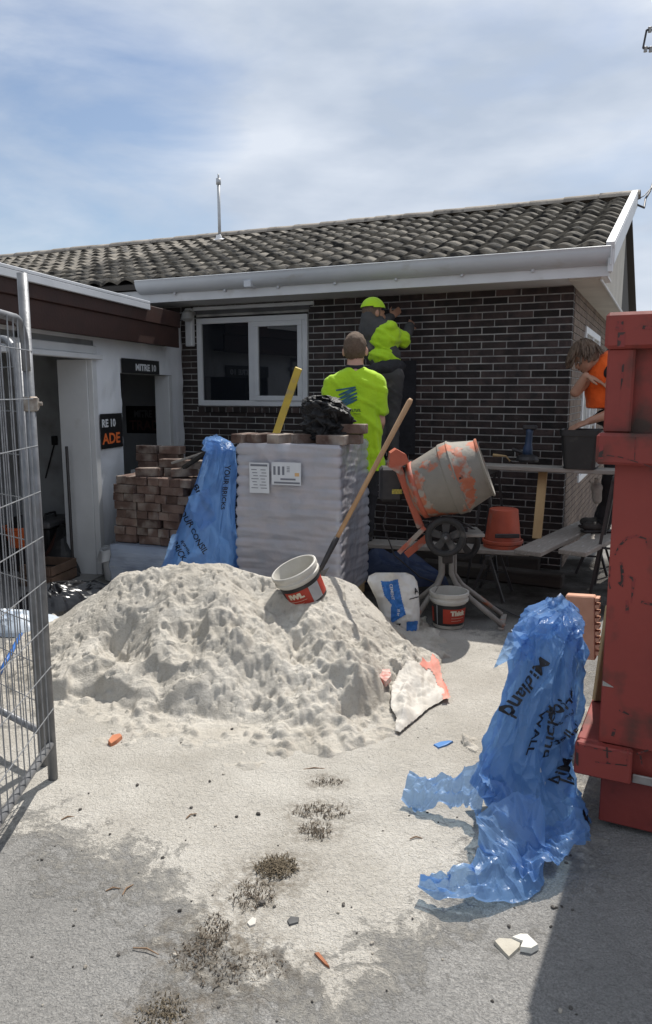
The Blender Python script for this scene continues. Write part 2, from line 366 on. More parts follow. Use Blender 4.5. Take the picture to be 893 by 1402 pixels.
def size_key(s_):
    p = hm @ Vector((s_[0], 0, s_[1])); v = p - CAM; px = CX + F * v.x / v.y; hid = 0
    if p.z < .62: hid += 3
    if px < 515 and p.z < 1.25: hid += 3
    return v.length + hid
spots.sort(key=size_key)
rest = MB()
for i, (bx, bz, bw) in enumerate(spots):
    jx, jy, jr = random.uniform(-.0015, .0015), random.uniform(-.002, .0015), random.uniform(-.004, .004)
    if i < 300: o = obj('brick', full, None, front, loc=(bx + jx, .05 + jy, bz), scale=(bw / (BL - .01), 1, 1)); o.rotation_euler = (0, jr, 0)
    else: rest.add([(a * bw / (BL - .01), b, c) for a, b, c in BV], BF, None, (bx, .05 + jy, bz))
M_BRICKR = mat('dark_face_brick_joined', (0.016, 0.0135, 0.0135), (0.044, 0.031, 0.028), 3.1, 0.75, 0.6, 55, dirt=(0.07, 0.05, 0.045), dscale=5, dlo=0.6, dhi=0.8)
obj('brick_courses', rest, M_BRICKR, front, kind='stuff')
# lintel bead and dark reveal over the window, sill row under it
obj('window_lintel', MB().box(wl - .03, wr + .03, -.012, .10, wt + .045, ZS - .06), mat('lintel', (.10, .10, .105), (.07, .07, .07), 5, .7), house)
obj('lintel_bead', MB().box(wl - .03, wr + .08, -.03, .0, ZS - .058, ZS - .02, .004), M_WHITE, house)
sill = MB()
nb = 15
for i in range(nb):
    a = wl + (wr - wl) * i / nb; sill.box(a + .004, a + (wr - wl) / nb - .004, -.02, .09, wb - .072, wb - .012, .003)
sl_ = obj('window_sill', MB().box(wl - .01, wr + .01, -.012, .09, wb - .07, wb - .016), M_MORTAR, house)
for i in range(nb):
    a = wl + (wr - wl) * i / nb; obj('sill_brick', MB().box(a + .004, a + (wr - wl) / nb - .004, -.02, .08, wb - .074, wb - .010, .003), M_BRICK, sl_)
# side wall
SD = 5.5; side = MB().box(-.11, -.007, .111, SD, -.1, 2.6); swall = obj('side_wall', side, M_MORTAR, house)
sb = MB(); z = ZS - .004; row = 0; M_BRICKS = mat('brown_face_brick_side', (0.10, 0.07, 0.055), (0.19, 0.14, 0.105), 4, 0.8, .5, 60)
while z > -.05:
    y = .105 + (0.0 if row % 2 else BL / 2 - .0)
    if row % 2 == 0: sb.box(-.1, .004, .112, .22, z - CH + .007, z - .003, .0025)
    y = .23 if row % 2 == 0 else .112
    while y < SD - .3:
        zc = z - CH / 2
        if not (1.15 < y + .12 < 2.75 and .75 < zc < 2.35): sb.box(-.1, .004, y, y + BL - .01, z - CH + .007, z - .003, .0025)
        y += BL
    z -= CH; row += 1
obj('side_brick_courses', sb, M_BRICKS, swall, kind='stuff')
sw = MB()
for (y0, y1, z0, z1) in ((1.1, 1.17, .72, 2.38), (2.72, 2.79, .72, 2.38), (1.17, 2.72, .72, .79), (1.17, 2.72, 2.31, 2.38), (1.9, 1.96, .79, 2.31)): sw.box(-.06, .02, y0, y1, z0, z1, .004)
swn = obj('side_window', sw, M_ALU, house); obj('pane', MB().box(-.03, -.015, 1.17, 2.72, .79, 2.31), M_GLASS, swn)
# front window
def frame(mb, x0, x1, z0, z1, wdt, y0, y1, c=.004):
    mb.box(x0, x1, y0, y1, z0, z0 + wdt, c); mb.box(x0, x1, y0, y1, z1 - wdt, z1, c); mb.box(x0, x0 + wdt, y0, y1, z0 + wdt, z1 - wdt, c); mb.box(x1 - wdt, x1, y0, y1, z0 + wdt, z1 - wdt, c)
xm = HL(345, 500).x
win = obj('front_window', MB().box(wl, wr, .06, .075, wb, wt), M_BLACKGAP, house)
f1 = MB(); frame(f1, wl, wr, wb, wt, .062, -.012, .058); f1.box(xm - .035, xm + .035, -.012, .058, wb + .062, wt - .062, .004); obj('window_frame', f1, M_ALU, win)
f2 = MB(); frame(f2, xm + .037, wr - .060, wb + .060, wt - .060, .055, -.024, .03); obj('sash', f2, M_ALU, win)
obj('pane', MB().box(wl + .06, xm - .034, .018, .026, wb + .06, wt - .06), M_GLASS, win); obj('pane', MB().box(xm + .09, wr - .113, .002, .010, wb + .113, wt - .113), M_GLASS, win)
# eaves
YG = -.52; XV = .335; XL = -11.5
obj('soffit', MB().box(LEFT - 2, XV - .02, YG + .02, .004, ZS, ZS + .02), M_SOFF, house)
obj('fascia', MB().box(LEFT - .6, XV, YG, YG + .02, ZS - .012, ZS + .12, .003), M_WHITE, house)
GL = HL(186, 405, YG - .1).x
gp = [(0, .0)] + [(-.115 * math.sin(a), .125 - .125 * math.cos(a)) for a in np.linspace(0.15, math.pi / 2, 9)] + [(-.122, .135), (-.112, .14), (-.106, .132), (-.10, .12)] + [(-.1 * math.sin(a), .128 - .112 * math.cos(a)) for a in np.linspace(math.pi / 2 - .1, .2, 7)] + [(0, .02)]
g = MB(); GZ = ZS + .075
g.prism([(YG - .001 + a, GZ + b) for a, b in gp], GL, XV + .01, R=Matrix(((0, 1, 0), (1, 0, 0), (0, 0, 1)))); gut = obj('gutter', g, M_GUTTER, house); smooth_angle(gut, 50)
obj('gutter_end', MB().box(XV + .0105, XV + .016, YG - .125, YG, GZ - .01, GZ + .14, .002), M_WHITE, house)
for k in range(9): obj('gutter_bracket', MB().box(-.3 - k * .62, -.275 - k * .62, YG - .03, YG - .002, GZ - .02, GZ + .012, .004), M_GUTTER, house)
obj('gutter_joint', MB().box(-3.1, -3.02, YG - .126, YG - .0, GZ - .004, GZ + .06, .003), M_GUTTER, house)
# roof
ze = GZ + .145; ye = YG - .04
WR = 3.0; yr = ye + WR
pr = HL(860, 271, yr); RZ = pr.z; slope = math.atan2(RZ - ze, yr - ye)
rl = math.hypot(RZ - ze, yr - ye); NR = 11; gz = rl / NR; TW = .228
roof = obj('roof', MB().prism([(ye, ze - .035), (yr, RZ - .035), (yr + WR, ze - .035), (yr + WR, ze - .09), (yr, RZ - .09), (ye, ze - .09)], XL, XV - .03, R=Matrix(((0, 1, 0), (1, 0, 0), (0, 0, 1)))), mat('roof_deck', (.05, .045, .04), rough=.9), house)
ns = 10; prof = []
for i in range(ns + 1):
    t = i / ns; prof.append((t * (TW + .022) - .011, .043 * (0.5 - 0.5 * math.cos(2 * math.pi * min(1, max(0, (t - .05) * 1.0)))) ** .8 if t < 1 else 0.0))
tv = []; tf = []; tl = gz + .05
for (yy, lift) in ((0, .034), (tl, 0.0)):
    for (xx, zz) in prof: tv.append((xx, yy, zz + lift))
for (xx, zz) in prof: tv.append((xx, 0, zz + .034 - .030))
n_ = ns + 1
for i in range(ns): tf.append((i, i + 1, n_ + i + 1, n_ + i)); tf.append((2 * n_ + i, 2 * n_ + i + 1, i + 1, i))
tile = MB().add(tv, tf).mesh('roof_tile'); tile.materials.append(M_TILE); tile.polygons.foreach_set('use_smooth', [k % 2 == 0 for k in range(len(tf))])
RS = Matrix.Rotation(slope, 3, 'X'); ts = []
ncol = int((XV - .06 - XL) / TW)
for r in range(NR):
    for c in range(ncol):
        p = Vector((XV - .07 - (c + 1) * TW, ye + math.cos(slope) * gz * r, ze + math.sin(slope) * gz * r - .03)); ts.append(((hm @ p - CAM).length, p))
ts.sort(key=lambda a: a[0]); rest = MB()
for i, (d, p) in enumerate(ts):
    jz = random.uniform(-.004, .005); jr = random.uniform(-.006, .006); p = p + Vector((random.uniform(-.003, .003), random.uniform(-.006, .006), jz))
    if i < 300: o = obj('roof_tile', tile, None, roof, loc=p); o.rotation_euler = (slope + random.uniform(-.008, .012), jr, random.uniform(-.006, .006))
    else: rest.add(tv, tf, RS, p)
M_TILER = mat('weathered_roof_tile_joined', (0.105, 0.093, 0.076), (0.25, 0.224, 0.185), 4, 0.9, 0.5, 70, dirt=(0.028, 0.027, 0.026), dscale=9, dlo=0.47, dhi=0.66)
o = obj('roof_tile_courses', rest, M_TILER, roof, kind='stuff'); 
rt = MB(); rv = []; 
for (yy, k) in ((0, 1.08), (.44, 1.0)):
    for i in range(9):
        a = math.pi * (i / 8); rv.append((yy, -.12 * k * math.cos(a), .075 * k * math.sin(a)))
rfc = [(i, i + 1, 9 + i + 1, 9 + i) for i in range(8)]
for (i) in range(9): rv.append((0, -.105 * math.cos(math.pi * i / 8), .06 * math.sin(math.pi * i / 8)))
rfc += [(18 + i, 18 + i + 1, i + 1, i) for i in range(8)]
rme = MB().add(rv, rfc).mesh('ridge_tile'); rme.materials.append(mat('ridge_tile_clay', (.24, .21, .175), (.36, .32, .27), 6, .9, .5, 60, rnd=.15, dirt=(.07, .065, .06), dscale=8, dlo=.55, dhi=.7)); rme.polygons.foreach_set('use_smooth', [True] * 16)
x = XV - .38
while x > XL: o = obj('ridge_tile', rme, None, roof, loc=(x, yr, RZ - .005 + random.uniform(-.004, .004))); o.rotation_euler = (0, random.uniform(-.008, .012), 0); x -= .40
# verge trim, barge board and gable
vg = MB(); e = Vector((0, math.cos(slope), math.sin(slope))); nn = Vector((0, -math.sin(slope), math.cos(slope)))
a = Vector((XV - .02, ye - .03, ze - .03)); b = Vector((XV - .02, yr, RZ + .02))
def slab(mb, a, b, x0, x1, n0, n1): 
    v = [a + nn * n0, b + nn * n0, b + nn * n1, a + nn * n1]; vv = [(x0, p.y, p.z) for p in v] + [(x1, p.y, p.z) for p in v]
    mb.add(vv, [(0, 1, 2, 3), (7, 6, 5, 4), (0, 4, 5, 1), (1, 5, 6, 2), (2, 6, 7, 3), (3, 7, 4, 0)])
slab(vg, a, b, XV - .03, XV + .035, .035, .060); slab(vg, a, b, XV + .012, XV + .036, -.12, .034); obj('verge_trim', vg, M_WHITE, house)
bb = MB(); slab(bb, a + Vector((0, .02, 0)), b, XV - .012, XV + .011, -.19, .03); obj('bargeboard', bb, mat('bargeboard_paint', (.40, .39, .37), (.34, .33, .31), 4, .6, .1, 40), house)
obj('verge_foot', MB().box(XV - .01, XV + .03, ye - .05, ye - .005, ze - .21, ze - .03, .004), M_WHITE, house)
rs_ = MB(); slab(rs_, a + Vector((0, .02, 0)), b, .27, XV - .013, -.10, -.08); obj('verge_soffit', rs_, M_CREAM, house)
obj('gable_soffit', MB().box(.0045, .27, -.45, SD, ZS - .02, ZS), M_CREAM, house)
obj('gable_bead', MB().box(.258, .276, -.44, SD, ZS - .035, ZS - .0205, .003), M_WHITE, house)
gb = None; yy = -.42; gab = obj('gable_wall', MB().prism([(.0, ZS + .021), (yr, RZ - .1), (2 * yr, ZS + .021)], .20, .235, R=Matrix(((0, 1, 0), (1, 0, 0), (0, 0, 1)))), mat('gable_dark_back', (.06, .055, .05), rough=.9), house)
y = -.3
while y < yr - .02:
    ztop = ze - .12 + math.tan(slope) * (y - ye)
    if ztop > ZS + .05: obj('gable_board', MB().box(.236, .262, y, y + .078, ZS + .001, ztop, .006), M_CREAM, gab)
    y += .10
# solid behind so that the house shades the yard
obj('rear_wall', MB().box(XL + .2, -.2, SD, SD + .1, -.1, ZS), M_MORTAR, house); obj('far_side_wall', MB().box(XL + .1, XL + .2, .2, SD + .1, -.1, ZS), M_MORTAR, house)
# roof vent pole
vp = HL(301, 329, ye + WR * .97); vpz = vp.z; vy = ye + WR * .90
for it in range(3):
    q = HL(301, 329, vy); vy = ye + (q.z - ze) / math.tan(slope)
q = HL(301, 329, vy); top = HL(301, 238, vy).z
vent = obj('vent_pipe', MB().tube([(q.x, vy, q.z - .1), (q.x, vy, top - .12)], .022, 12).tube([(q.x, vy, top - .14), (q.x, vy, top - .06)], .034, 12).tube([(q.x, vy, top - .06), (q.x, vy, top)], .012, 8), mat('galvanised_pipe', (.5, .51, .52), (.4, .41, .42), 8, .45, metal=.4), house, smooth=True)
obj('flashing', MB().lathe([(.17, 0.0), (.15, .02), (.05, .05), (.03, .10)], 16, R=RS, t=(q.x, vy, q.z - .02)), mat('flashing_white', (.8, .8, .8), (.68, .68, .68), 6, .5), vent)
# flood light and downpipe head by the inner corner
lp = HL(257, 432, -.12)
fl = obj('flood_light', MB().lathe([(.03, .06), (.06, .03), (.075, -.03), (.05, -.06), (.0, -.062)], 14, t=(lp.x, -.12, lp.z)).box(lp.x - .035, lp.x + .035, -.1, .0, lp.z + .01, lp.z + .05, .005), mat('lamp_alu', (.5, .5, .48), (.4, .4, .38), 9, .4, metal=.5), house)
dpz = HL(252, 475).z
obj('downpipe', MB().box(lp.x - .075, lp.x + .015, -.075, -.001, dpz, ZS - .03, .01), M_WHITE, house)

# ================================================================ garage wing
M_WRAP = mat('building_wrap', (.74, .76, .79), (.66, .68, .72), 1.5, .55, .55, 3.5, stretch=(1, 1, .55), bdist=.06, detail=3)
M_BROWN = mat('brown_fascia_paint', (.048, .021, .016), (.034, .016, .013), 5, .55, .15, 40)
M_FLASH = mat('roof_edge_flashing', (.56, .58, .61), (.48, .50, .53), 3, .4, .05, 30)
M_LINING = mat('interior_lining', (.34, .35, .36), (.26, .27, .28), 2.2, .85, .1, 30, dirt=(.16, .15, .14), dscale=2.5, dlo=.55, dhi=.75)
M_SLAB = mat('garage_slab', (.26, .25, .24), (.20, .195, .185), 3, .8, .2, 60)
M_PRINT = mat('black_print', (.012, .012, .013), rough=.5); M_LW = mat('white_print', (.6, .62, .64), rough=.6); M_LO = mat('orange_print', (.75, .16, .04), rough=.6)
wd = Vector((680 - CX, 1043, 0)).normalized(); P0 = hm @ Vector((HL(248, 500).x, 0, 0)); WX = -wd; WROT = math.atan2(WX.y, WX.x); WY = Vector((-WX.y, WX.x, 0))
wing = thing('garage_wing', 'flat roofed garage wing clad in white building wrap with dark openings', 'garage', P0, WROT); winv = inv(wing); wm = Matrix.Translation(P0) @ Matrix.Rotation(WROT, 4, 'Z')
def WL(px, py, yl=0.0): return winv(on_plane(px, py, P0 + WY * yl, WY))
o1 = WL(125, 600).x; o1t = WL(80, 489).z; o2a, o2b = WL(229, 560).x, WL(164, 560).x; o2t = WL(200, 513).z; SE = 6.6; ZT = 2.50
def wallbox(mb, s0, s1, z0, z1):
    # wrinkled sheet over framing
    mb.box(s0, s1, -.1, 0, z0, z1)
ww = MB(); wallbox(ww, -.3, o2a, -.05, ZT); wallbox(ww, o2a, o2b, o2t, ZT); wallbox(ww, o2b, o1 - .001, -.05, ZT); wallbox(ww, o1 - .001, SE, o1t + .10, ZT); obj('framed_wall', ww, M_LINING, wing)
def wrap_sheet(name, s0, s1, z0, z1, amp=.012):
    nxs, nzs = max(4, int((s1 - s0) / .03)), max(4, int((z1 - z0) / .03))
    def fn(U, V):
        s_ = s0 + U * (s1 - s0); z_ = z0 + V * (z1 - z0); p = np.stack([s_ * 2.2, z_ * 3.3, s_ * 0], 1)
        dd = .016 + amp * np.abs(fbm(p, 3, 31)) + amp * .5 * np.maximum(0, np.sin(s_ * 9 + z_ * 17 + 3 * vnoise(p * .7, 5)) - .6); return np.stack([s_, dd, z_], 1)
    return obj(name, grid(nxs, nzs, fn), M_WRAP, wing, smooth=True)
wrap_sheet('wrap_sheet', .02, o2a - .09, .0, ZT); wrap_sheet('wrap_sheet', o2a - .09, o2b, o2t + .005, ZT); wrap_sheet('wrap_sheet', o2b, o1 - .08, .0, ZT); wrap_sheet('wrap_sheet', o1 - .08, SE, o1t + .17, ZT)
tr = MB(); tr.box(o1 - .075, o1 + .002, -.005, .045, 0, o1t + .0, .004); jb = obj('door_trim', tr, M_WHITE, wing)
obj('door_jamb', MB().box(o1 - .02, o1 + .012, -.30, -.006, 0, o1t, .003), M_WHITE, wing)
lt = MB(); lt.box(o1 - .13, SE, .0, .085, o1t, o1t + .045, .006); lt.box(o1 - .08, SE, .001, .055, o1t + .046, o1t + .12, .006); obj('door_head', lt, M_WHITE, wing)
obj('opening_jamb', MB().box(o2a - .085, o2a + .002, -.14, .03, 0, o2t + .0, .004), M_WHITE, wing)
# fascia boards and flashing
ZF = WL(100, 392, .22).z
yF = .22
sEnd = WL(247, 440, yF).x; sFl = WL(202, 412, yF).x
obj('fascia_board', MB().box(sEnd, SE, yF - .025, yF, ZF - .16, ZF - .0, .005), M_BROWN, wing); obj('fascia_board', MB().box(sEnd, SE, yF - .05, yF - .02, ZF - .37, ZF - .158, .005), M_BROWN, wing)
obj('wing_soffit', MB().box(sEnd, SE, .0, yF - .03, ZF - .352, ZF - .335), M_BROWN, wing)
obj('edge_flashing', MB().box(sFl, SE, yF - .12, yF + .03, ZF + .006, ZF + .032, .004).box(sFl, SE, yF + .0012, yF + .03, ZF - .05, ZF + .005, .004), M_FLASH, wing)
obj('flat_roof', MB().box(.35, SE, -4.2, yF - .121, ZF - .05, ZF + .02), mat('roof_membrane', (.2, .2, .2), rough=.8), wing)
# inside
inn = MB(); inn.box(-.2, SE, -4.2, -4.1, -.05, ZT); inn.box(SE - .05, SE + .05, -4.1, -.1, -.05, ZT); inn.box(-.3, -.2, -4.1, -.101, -.05, ZT); obj('inner_lining', inn, M_LINING, wing)
obj('garage_ceiling', MB().box(-.2, SE, -4.1, -.1, ZT - .14, ZT - .12), mat('ceiling_dark', (.12, .12, .12), rough=.9), wing)
obj('garage_floor', MB().box(-.2, SE, -4.1, .06, -.06, .012), M_SLAB, wing)
# grey partition with a hooked latch just inside the big opening
pa = WL(104, 600, -.5).x
part = obj('partition', MB().box(pa - .05, pa + .0, -2.6, -.34, .012, ZT - .15).box(pa - .001, pa + .03, -.39, -.34, .012, ZT - .15), M_LINING, wing)
hq = winv(on_plane(76, 603, wm @ Vector((pa + .01, -1, 1)), wd))
obj('latch', MB().box(hq.x, hq.x + .03, hq.y - .03, hq.y + .03, hq.z - .045, hq.z + .045, .005).tube([(hq.x + .02, hq.y, hq.z - .03), (hq.x + .025, hq.y - .12, hq.z - .38)], .008, 6), M_BLACKGAP, part)
# printed panels: on the wrap and inside
def printed(px0, py0, px1, py1, yl, nm, lines, mm=(M_LW, M_LO), lift=.036):
    a, b = WL(px0, py0, yl), WL(px1, py1, yl); s0, s1 = min(a.x, b.x), max(a.x, b.x); z0, z1 = min(a.z, b.z), max(a.z, b.z)
    p = obj(nm, MB().box(s0, s1, yl + lift, yl + lift + .002, z0, z1), M_PRINT, wing)
    for k, (txt, fx, fz, fsz, wdt, mmat) in enumerate(lines):
        text_part(p, 'lettering', txt, (s1 - (s1 - s0) * fx, yl + lift + .002, z0 + (z1 - z0) * fz), (-1, 0, 0), (0, 0, 1), fsz * (z1 - z0), mmat, bold=.004, width=wdt * (s1 - s0), lift=.002)
printed(132, 567, 164, 611, 0, 'wrap_print', [('RE 10', .36, .72, .30, .62, M_LW), ('ADE', .46, .27, .42, .82, M_LO)])
printed(161.5, 490, 214, 513, 0, 'wrap_print', [('MITRE 10', .62, .42, .62, .56, M_LW)])
printed(17, 438, 34, 482, 0, 'wrap_print', [('E', .6, .45, .7, .45, M_LO)])
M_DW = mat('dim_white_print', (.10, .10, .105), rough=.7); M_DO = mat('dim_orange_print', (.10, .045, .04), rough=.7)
ea, eb = (winv(on_plane(px, py, P0 + WX * -.199, WX)) for px, py in ((174, 593), (231, 556)))
ip = obj('inner_print', MB().box(-.198, -.196, ea.y, eb.y, ea.z, eb.z), M_PRINT, wing); ih, iw = eb.z - ea.z, eb.y - ea.y
text_part(ip, 'lettering', 'MITRE 10', (-.196, (ea.y + eb.y) / 2, ea.z + ih * .70), (0, 1, 0), (0, 0, 1), ih * .36, M_DW, bold=.004, width=iw * .62)
text_part(ip, 'lettering', 'TRADE', (-.196, (ea.y + eb.y) / 2, ea.z + ih * .28), (0, 1, 0), (0, 0, 1), ih * .50, M_DO, bold=.004, width=iw * .86)
# ================================================================ sand heap
M_SAND = None
def sand_material():
    m = bpy.data.materials.new('damp_sand'); m.use_nodes = True; t = m.node_tree; b = t.nodes['Principled BSDF']; N = t.nodes.new; l = t.links.new
    b.inputs['Roughness'].default_value = .95; b.inputs['Specular IOR Level'].default_value = .12; co = N('ShaderNodeTexCoord')
    def nz(sc, d, r=.6):
        n = N('ShaderNodeTexNoise'); n.inputs['Scale'].default_value = sc; n.inputs['Detail'].default_value = d; n.inputs['Roughness'].default_value = r; l(co.outputs['Object'], n.inputs['Vector']); return n.outputs['Fac']
    def mix(f, lo, hi, a, c, amt=1.0):
        r = N('ShaderNodeMapRange'); r.inputs[1].default_value = lo; r.inputs[2].default_value = hi; r.inputs[4].default_value = amt; l(f, r.inputs[0]); n = N('ShaderNodeMix'); n.data_type = 'RGBA'; l(r.outputs[0], n.inputs[0])
        for i, x in ((6, a), (7, c)):
            if isinstance(x, tuple): n.inputs[i].default_value = (*x, 1)
            else: l(x, n.inputs[i])
        return n.outputs[2]
    c = mix(nz(2.6, 6), .35, .65, (.48, .445, .385), (.62, .585, .52)); c = mix(nz(9, 5), .5, .72, c, (.42, .385, .325), .55); c = mix(nz(120, 3), .55, .8, c, (.32, .29, .24), .7)
    l(c, b.inputs['Base Color']); bp = N('ShaderNodeBump'); bp.inputs['Strength'].default_value = .9; bp.inputs['Distance'].default_value = .02; l(nz(48, 8, .75), bp.inputs['Height']); l(bp.outputs[0], b.inputs['Normal']); return m
M_SAND = sand_material()
sil = [(-60, 905), (-20, 893), (20, 878), (62, 860), (78, 845), (100, 829), (130, 811), (160, 794), (200, 783), (240, 779), (270, 771), (300, 773), (330, 783), (370, 790), (410, 795), (440, 790), (470, 794), (490, 803), (508, 822), (528, 846), (548, 868), (570, 888), (592, 912), (612, 940)]
toe = [(-60, 955), (0, 955), (60, 955), (100, 962), (150, 972), (200, 982), (260, 992), (320, 1000), (380, 1004), (440, 1000), (500, 990), (540, 975), (575, 955), (600, 940), (620, 935)]
sx_, sz_, sy_ = [], [], []
for px, py in sil:
    Yc = 4.75 if px < 500 else 4.75 - (px - 500) / 110 * .45
    p = at_y(px, py, Yc); sx_.append(p.x); sz_.append(max(p.z, -.02)); sy_.append(Yc)
tx_, ty_ = zip(*[(at_z(a, b).x, at_z(a, b).y) for a, b in toe])
nX, nY = 560, 430; hx = np.linspace(-2.35, 1.05, nX); hy = np.linspace(2.95, 5.75, nY); X_, Y_ = np.meshgrid(hx, hy); X_ = X_.ravel(); Y_ = Y_.ravel()
def seg_d(x, y, a, b):
    ax, ay = a; bx, by = b; t = np.clip(((x - ax) * (bx - ax) + (y - ay) * (by - ay)) / ((bx - ax) ** 2 + (by - ay) ** 2), 0, 1); return np.hypot(x - ax - t * (bx - ax), y - ay - t * (by - ay)), t
SCOOPS = [(118, 925, 4.05, .16, .13, .10), (160, 872, 4.3, .10, .12, .07), (250, 900, 4.2, .13, .16, .06), (345, 880, 4.3, .10, .20, .07), (470, 905, 4.15, .15, .12, .06), (235, 965, 3.95, .20, .09, .06), (420, 955, 4.0, .12, .10, .05), (520, 915, 4.2, .10, .10, .06)]
def heap_h(x, y):
    p2 = np.stack([x, y, x * 0], 1); wob = .05 * fbm(p2 * 3.5, 3, 41); x2 = x + .05 * fbm(p2 * 2.6, 2, 43)
    zc = np.interp(x2, sx_, sz_); yc = np.interp(x2, sx_, sy_); yf = np.interp(x2, tx_, ty_) + wob + .10 * np.abs(vnoise(p2 * 2.3, 44)); v = (y - yf) / (yc - yf)
    fr = np.where(v < 0, -.3 * np.clip(-v, 0, 1.2), np.where(v < .10, .25 * v / .10, .25 + .75 * np.clip((v - .10) / .90, 0, 1) ** .95))
    vb = np.clip((y - yc) / .85, 0, 1.4); back = 1 - vb ** 1.3; h = zc * np.where(v < 1, fr, back); h = np.where((v < 0), -.05 * np.clip(-v * 1.6, 0, 1), h)
    core = np.clip(h / .08, 0, 1)
    # shovelled hollow and slides on the left half
    g = at_y(165, 850, 4.35); g2 = at_y(195, 955, 3.95); d, t = seg_d(x, y, (g.x, g.y), (g2.x, g2.y)); h = h - core * .12 * np.exp(-(d / .11) ** 2) * (1 - .5 * t)
    g = at_y(200, 862, 4.3); d, t = seg_d(x, y, (g.x + .12, g.y + .25), (g.x + .08, g.y - .22)); h = h + core * .05 * np.exp(-(d / .08) ** 2)
    g = at_y(330, 800, 4.6); g3 = at_y(420, 960, 4.0); d, t = seg_d(x, y, (g.x + .12, g.y), (g3.x, g3.y)); h = h - core * .07 * np.exp(-(d / .10) ** 2)
    g = at_y(300, 800, 4.6); g3 = at_y(330, 960, 4.0); d, t = seg_d(x, y, (g.x, g.y), (g3.x, g3.y)); h = h + core * .05 * np.exp(-(d / .13) ** 2)
    wx_ = x + .07 * fbm(p2 * 6, 3, 101); wy_ = y + .07 * fbm(p2 * 6, 3, 105)
    for (px, py, Yd, rx_, ry_, dp_) in SCOOPS:
        g = at_y(px, py, Yd); e2 = ((wx_ - g.x) / rx_) ** 2 + ((wy_ - g.y) / ry_) ** 2; h = h - core * dp_ * .8 * np.clip(1 - e2, 0, 1) ** .8
    lump = fbm(p2 * 5.2, 4, 51); rid = 1 - np.abs(fbm(np.stack([x * 9 + y * 3, y * 6, x * 0], 1), 3, 55)); small = fbm(p2 * 17, 3, 61); tiny = vnoise(p2 * 46, 66)
    zone = np.clip(.5 + .9 * fbm(p2 * 1.7, 2, 70), .15, 1.05); broad = fbm(p2 * 2.3, 2, 57); fine = fbm(np.stack([x * 34 + y * 11, y * 26, x * 0], 1), 3, 58); clod = np.clip(fbm(p2 * 8.5, 2, 59) - .25, 0, 1); rough = (.085 * broad + .045 * lump + .034 * (rid - .6) + .06 * clod + .017 * small + .009 * fine * (.6 + .8 * np.abs(broad))) * zone
    pz = np.clip(vnoise(p2 * 2.1, 83) + .25, 0, 1); pits = -.075 * pz * np.clip(vnoise(np.stack([x * 14 + y * 4, y * 10 - x * 3, x * 0], 1), 81) - .45, 0, 1) - .08 * pz * np.clip(vnoise(p2 * 27, 82) - .45, 0, 1) - .045 * np.clip(vnoise(p2 * 44, 84) - .5, 0, 1)
    skirt = np.where(v < 0, np.clip(1 + v * .95, 0, 1), 1.0); h = h + (rough + pits) * (core + .42 * skirt * (1 - core)) + (.010 + .05 * np.clip(fbm(p2 * 9, 3, 62) - .18, 0, 1) + .03 * np.clip(fbm(p2 * 20, 2, 63) - .25, 0, 1)) * skirt * (1 - core)
    edge = np.minimum.reduce([np.clip((x + 2.35) / .3, 0, 1), np.clip((1.05 - x) / .35, 0, 1), np.clip((y - 2.95) / .3, 0, 1), np.clip((5.75 - y) / .3, 0, 1)])
    return h * edge - .07 * (1 - edge)
Hh = heap_h(X_, Y_)
def sand_z(x, y): return float(heap_h(np.array([x]), np.array([y]))[0])
sm = MB(); sm.v = list(zip(X_.tolist(), Y_.tolist(), Hh.tolist())); sm.f = [(j * nX + i, j * nX + i + 1, (j + 1) * nX + i + 1, (j + 1) * nX + i) for j in range(nY - 1) for i in range(nX - 1)]; sm.mi = [0] * len(sm.f)
tag(obj('sand_heap', sm, M_SAND, smooth=True), 'big pale heap of lumpy builder\'s sand tipped on the driveway', 'sand heap')
# ================================================================ temporary fence
M_GALV = mat('galvanised_tube', (.24, .245, .255), (.15, .155, .165), 12, .5, .1, 60, metal=.55, dirt=(.16, .155, .15), dscale=7, dlo=.55, dhi=.75)
M_WIRE = mat('galvanised_wire', (.34, .35, .36), (.22, .225, .235), 20, .45, metal=.5)
def fence_panel(base, d, length, label, zlo, ztop, zpost, dark=False):
    t = thing('temporary_fence_panel', label, 'fence', base, math.atan2(d.y, d.x), 'temporary fence panels by the garage')
    r = .021
    obj('post', MB().tube([(0, 0, 0), (0, 0, zpost)], r, 14), M_GALV, t, smooth=True); obj('post', MB().tube([(length, 0, 0), (length, 0, zpost)], r, 14), M_GALV, t, smooth=True)
    arc = [(.0, 0, ztop - .12)] + [(.10 - .10 * math.cos(a), 0, ztop - .12 + .10 * math.sin(a)) for a in np.linspace(.2, 1.57, 6)] + [(length - .1, 0, ztop - .02)]
    obj('top_rail', MB().tube([(.02, 0, ztop - .22)] + [(x + .02, y, z) for x, y, z in arc], .017, 12), M_GALV, t, smooth=True)
    obj('bottom_rail', MB().tube([(.015, 0, zlo), (length - .015, 0, zlo)], .017, 12), M_GALV, t, smooth=True)
    vw = MB().tube([(0, 0, zlo), (0, 0, ztop - .02)], .0028, 6).mesh('wire'); vw.materials.append(M_WIRE); n = int(length / .062)
    for i in range(1, n): o = obj('wire', vw, None, t, loc=(i * length / n + random.uniform(-.003, .003), .016, 0)); o.rotation_euler = (random.uniform(-.002, .002), random.uniform(-.004, .004), 0)
    hw = MB().tube([(.0, 0, 0), (length, 0, 0)], .0024, 6).mesh('cross_wire'); hw.materials.append(M_WIRE); k = 9
    for i in range(k): obj('cross_wire', hw, None, t, loc=(0, .020, zlo + .16 + i * (ztop - zlo - .3) / (k - 1)))
    return t
FB = at_z(73, 1066); fr_ = at_z(70, 1010, .17); fl_ = at_z(0, 1114, .17); fd = (fl_ - fr_); fd.z = 0; fd.normalize()
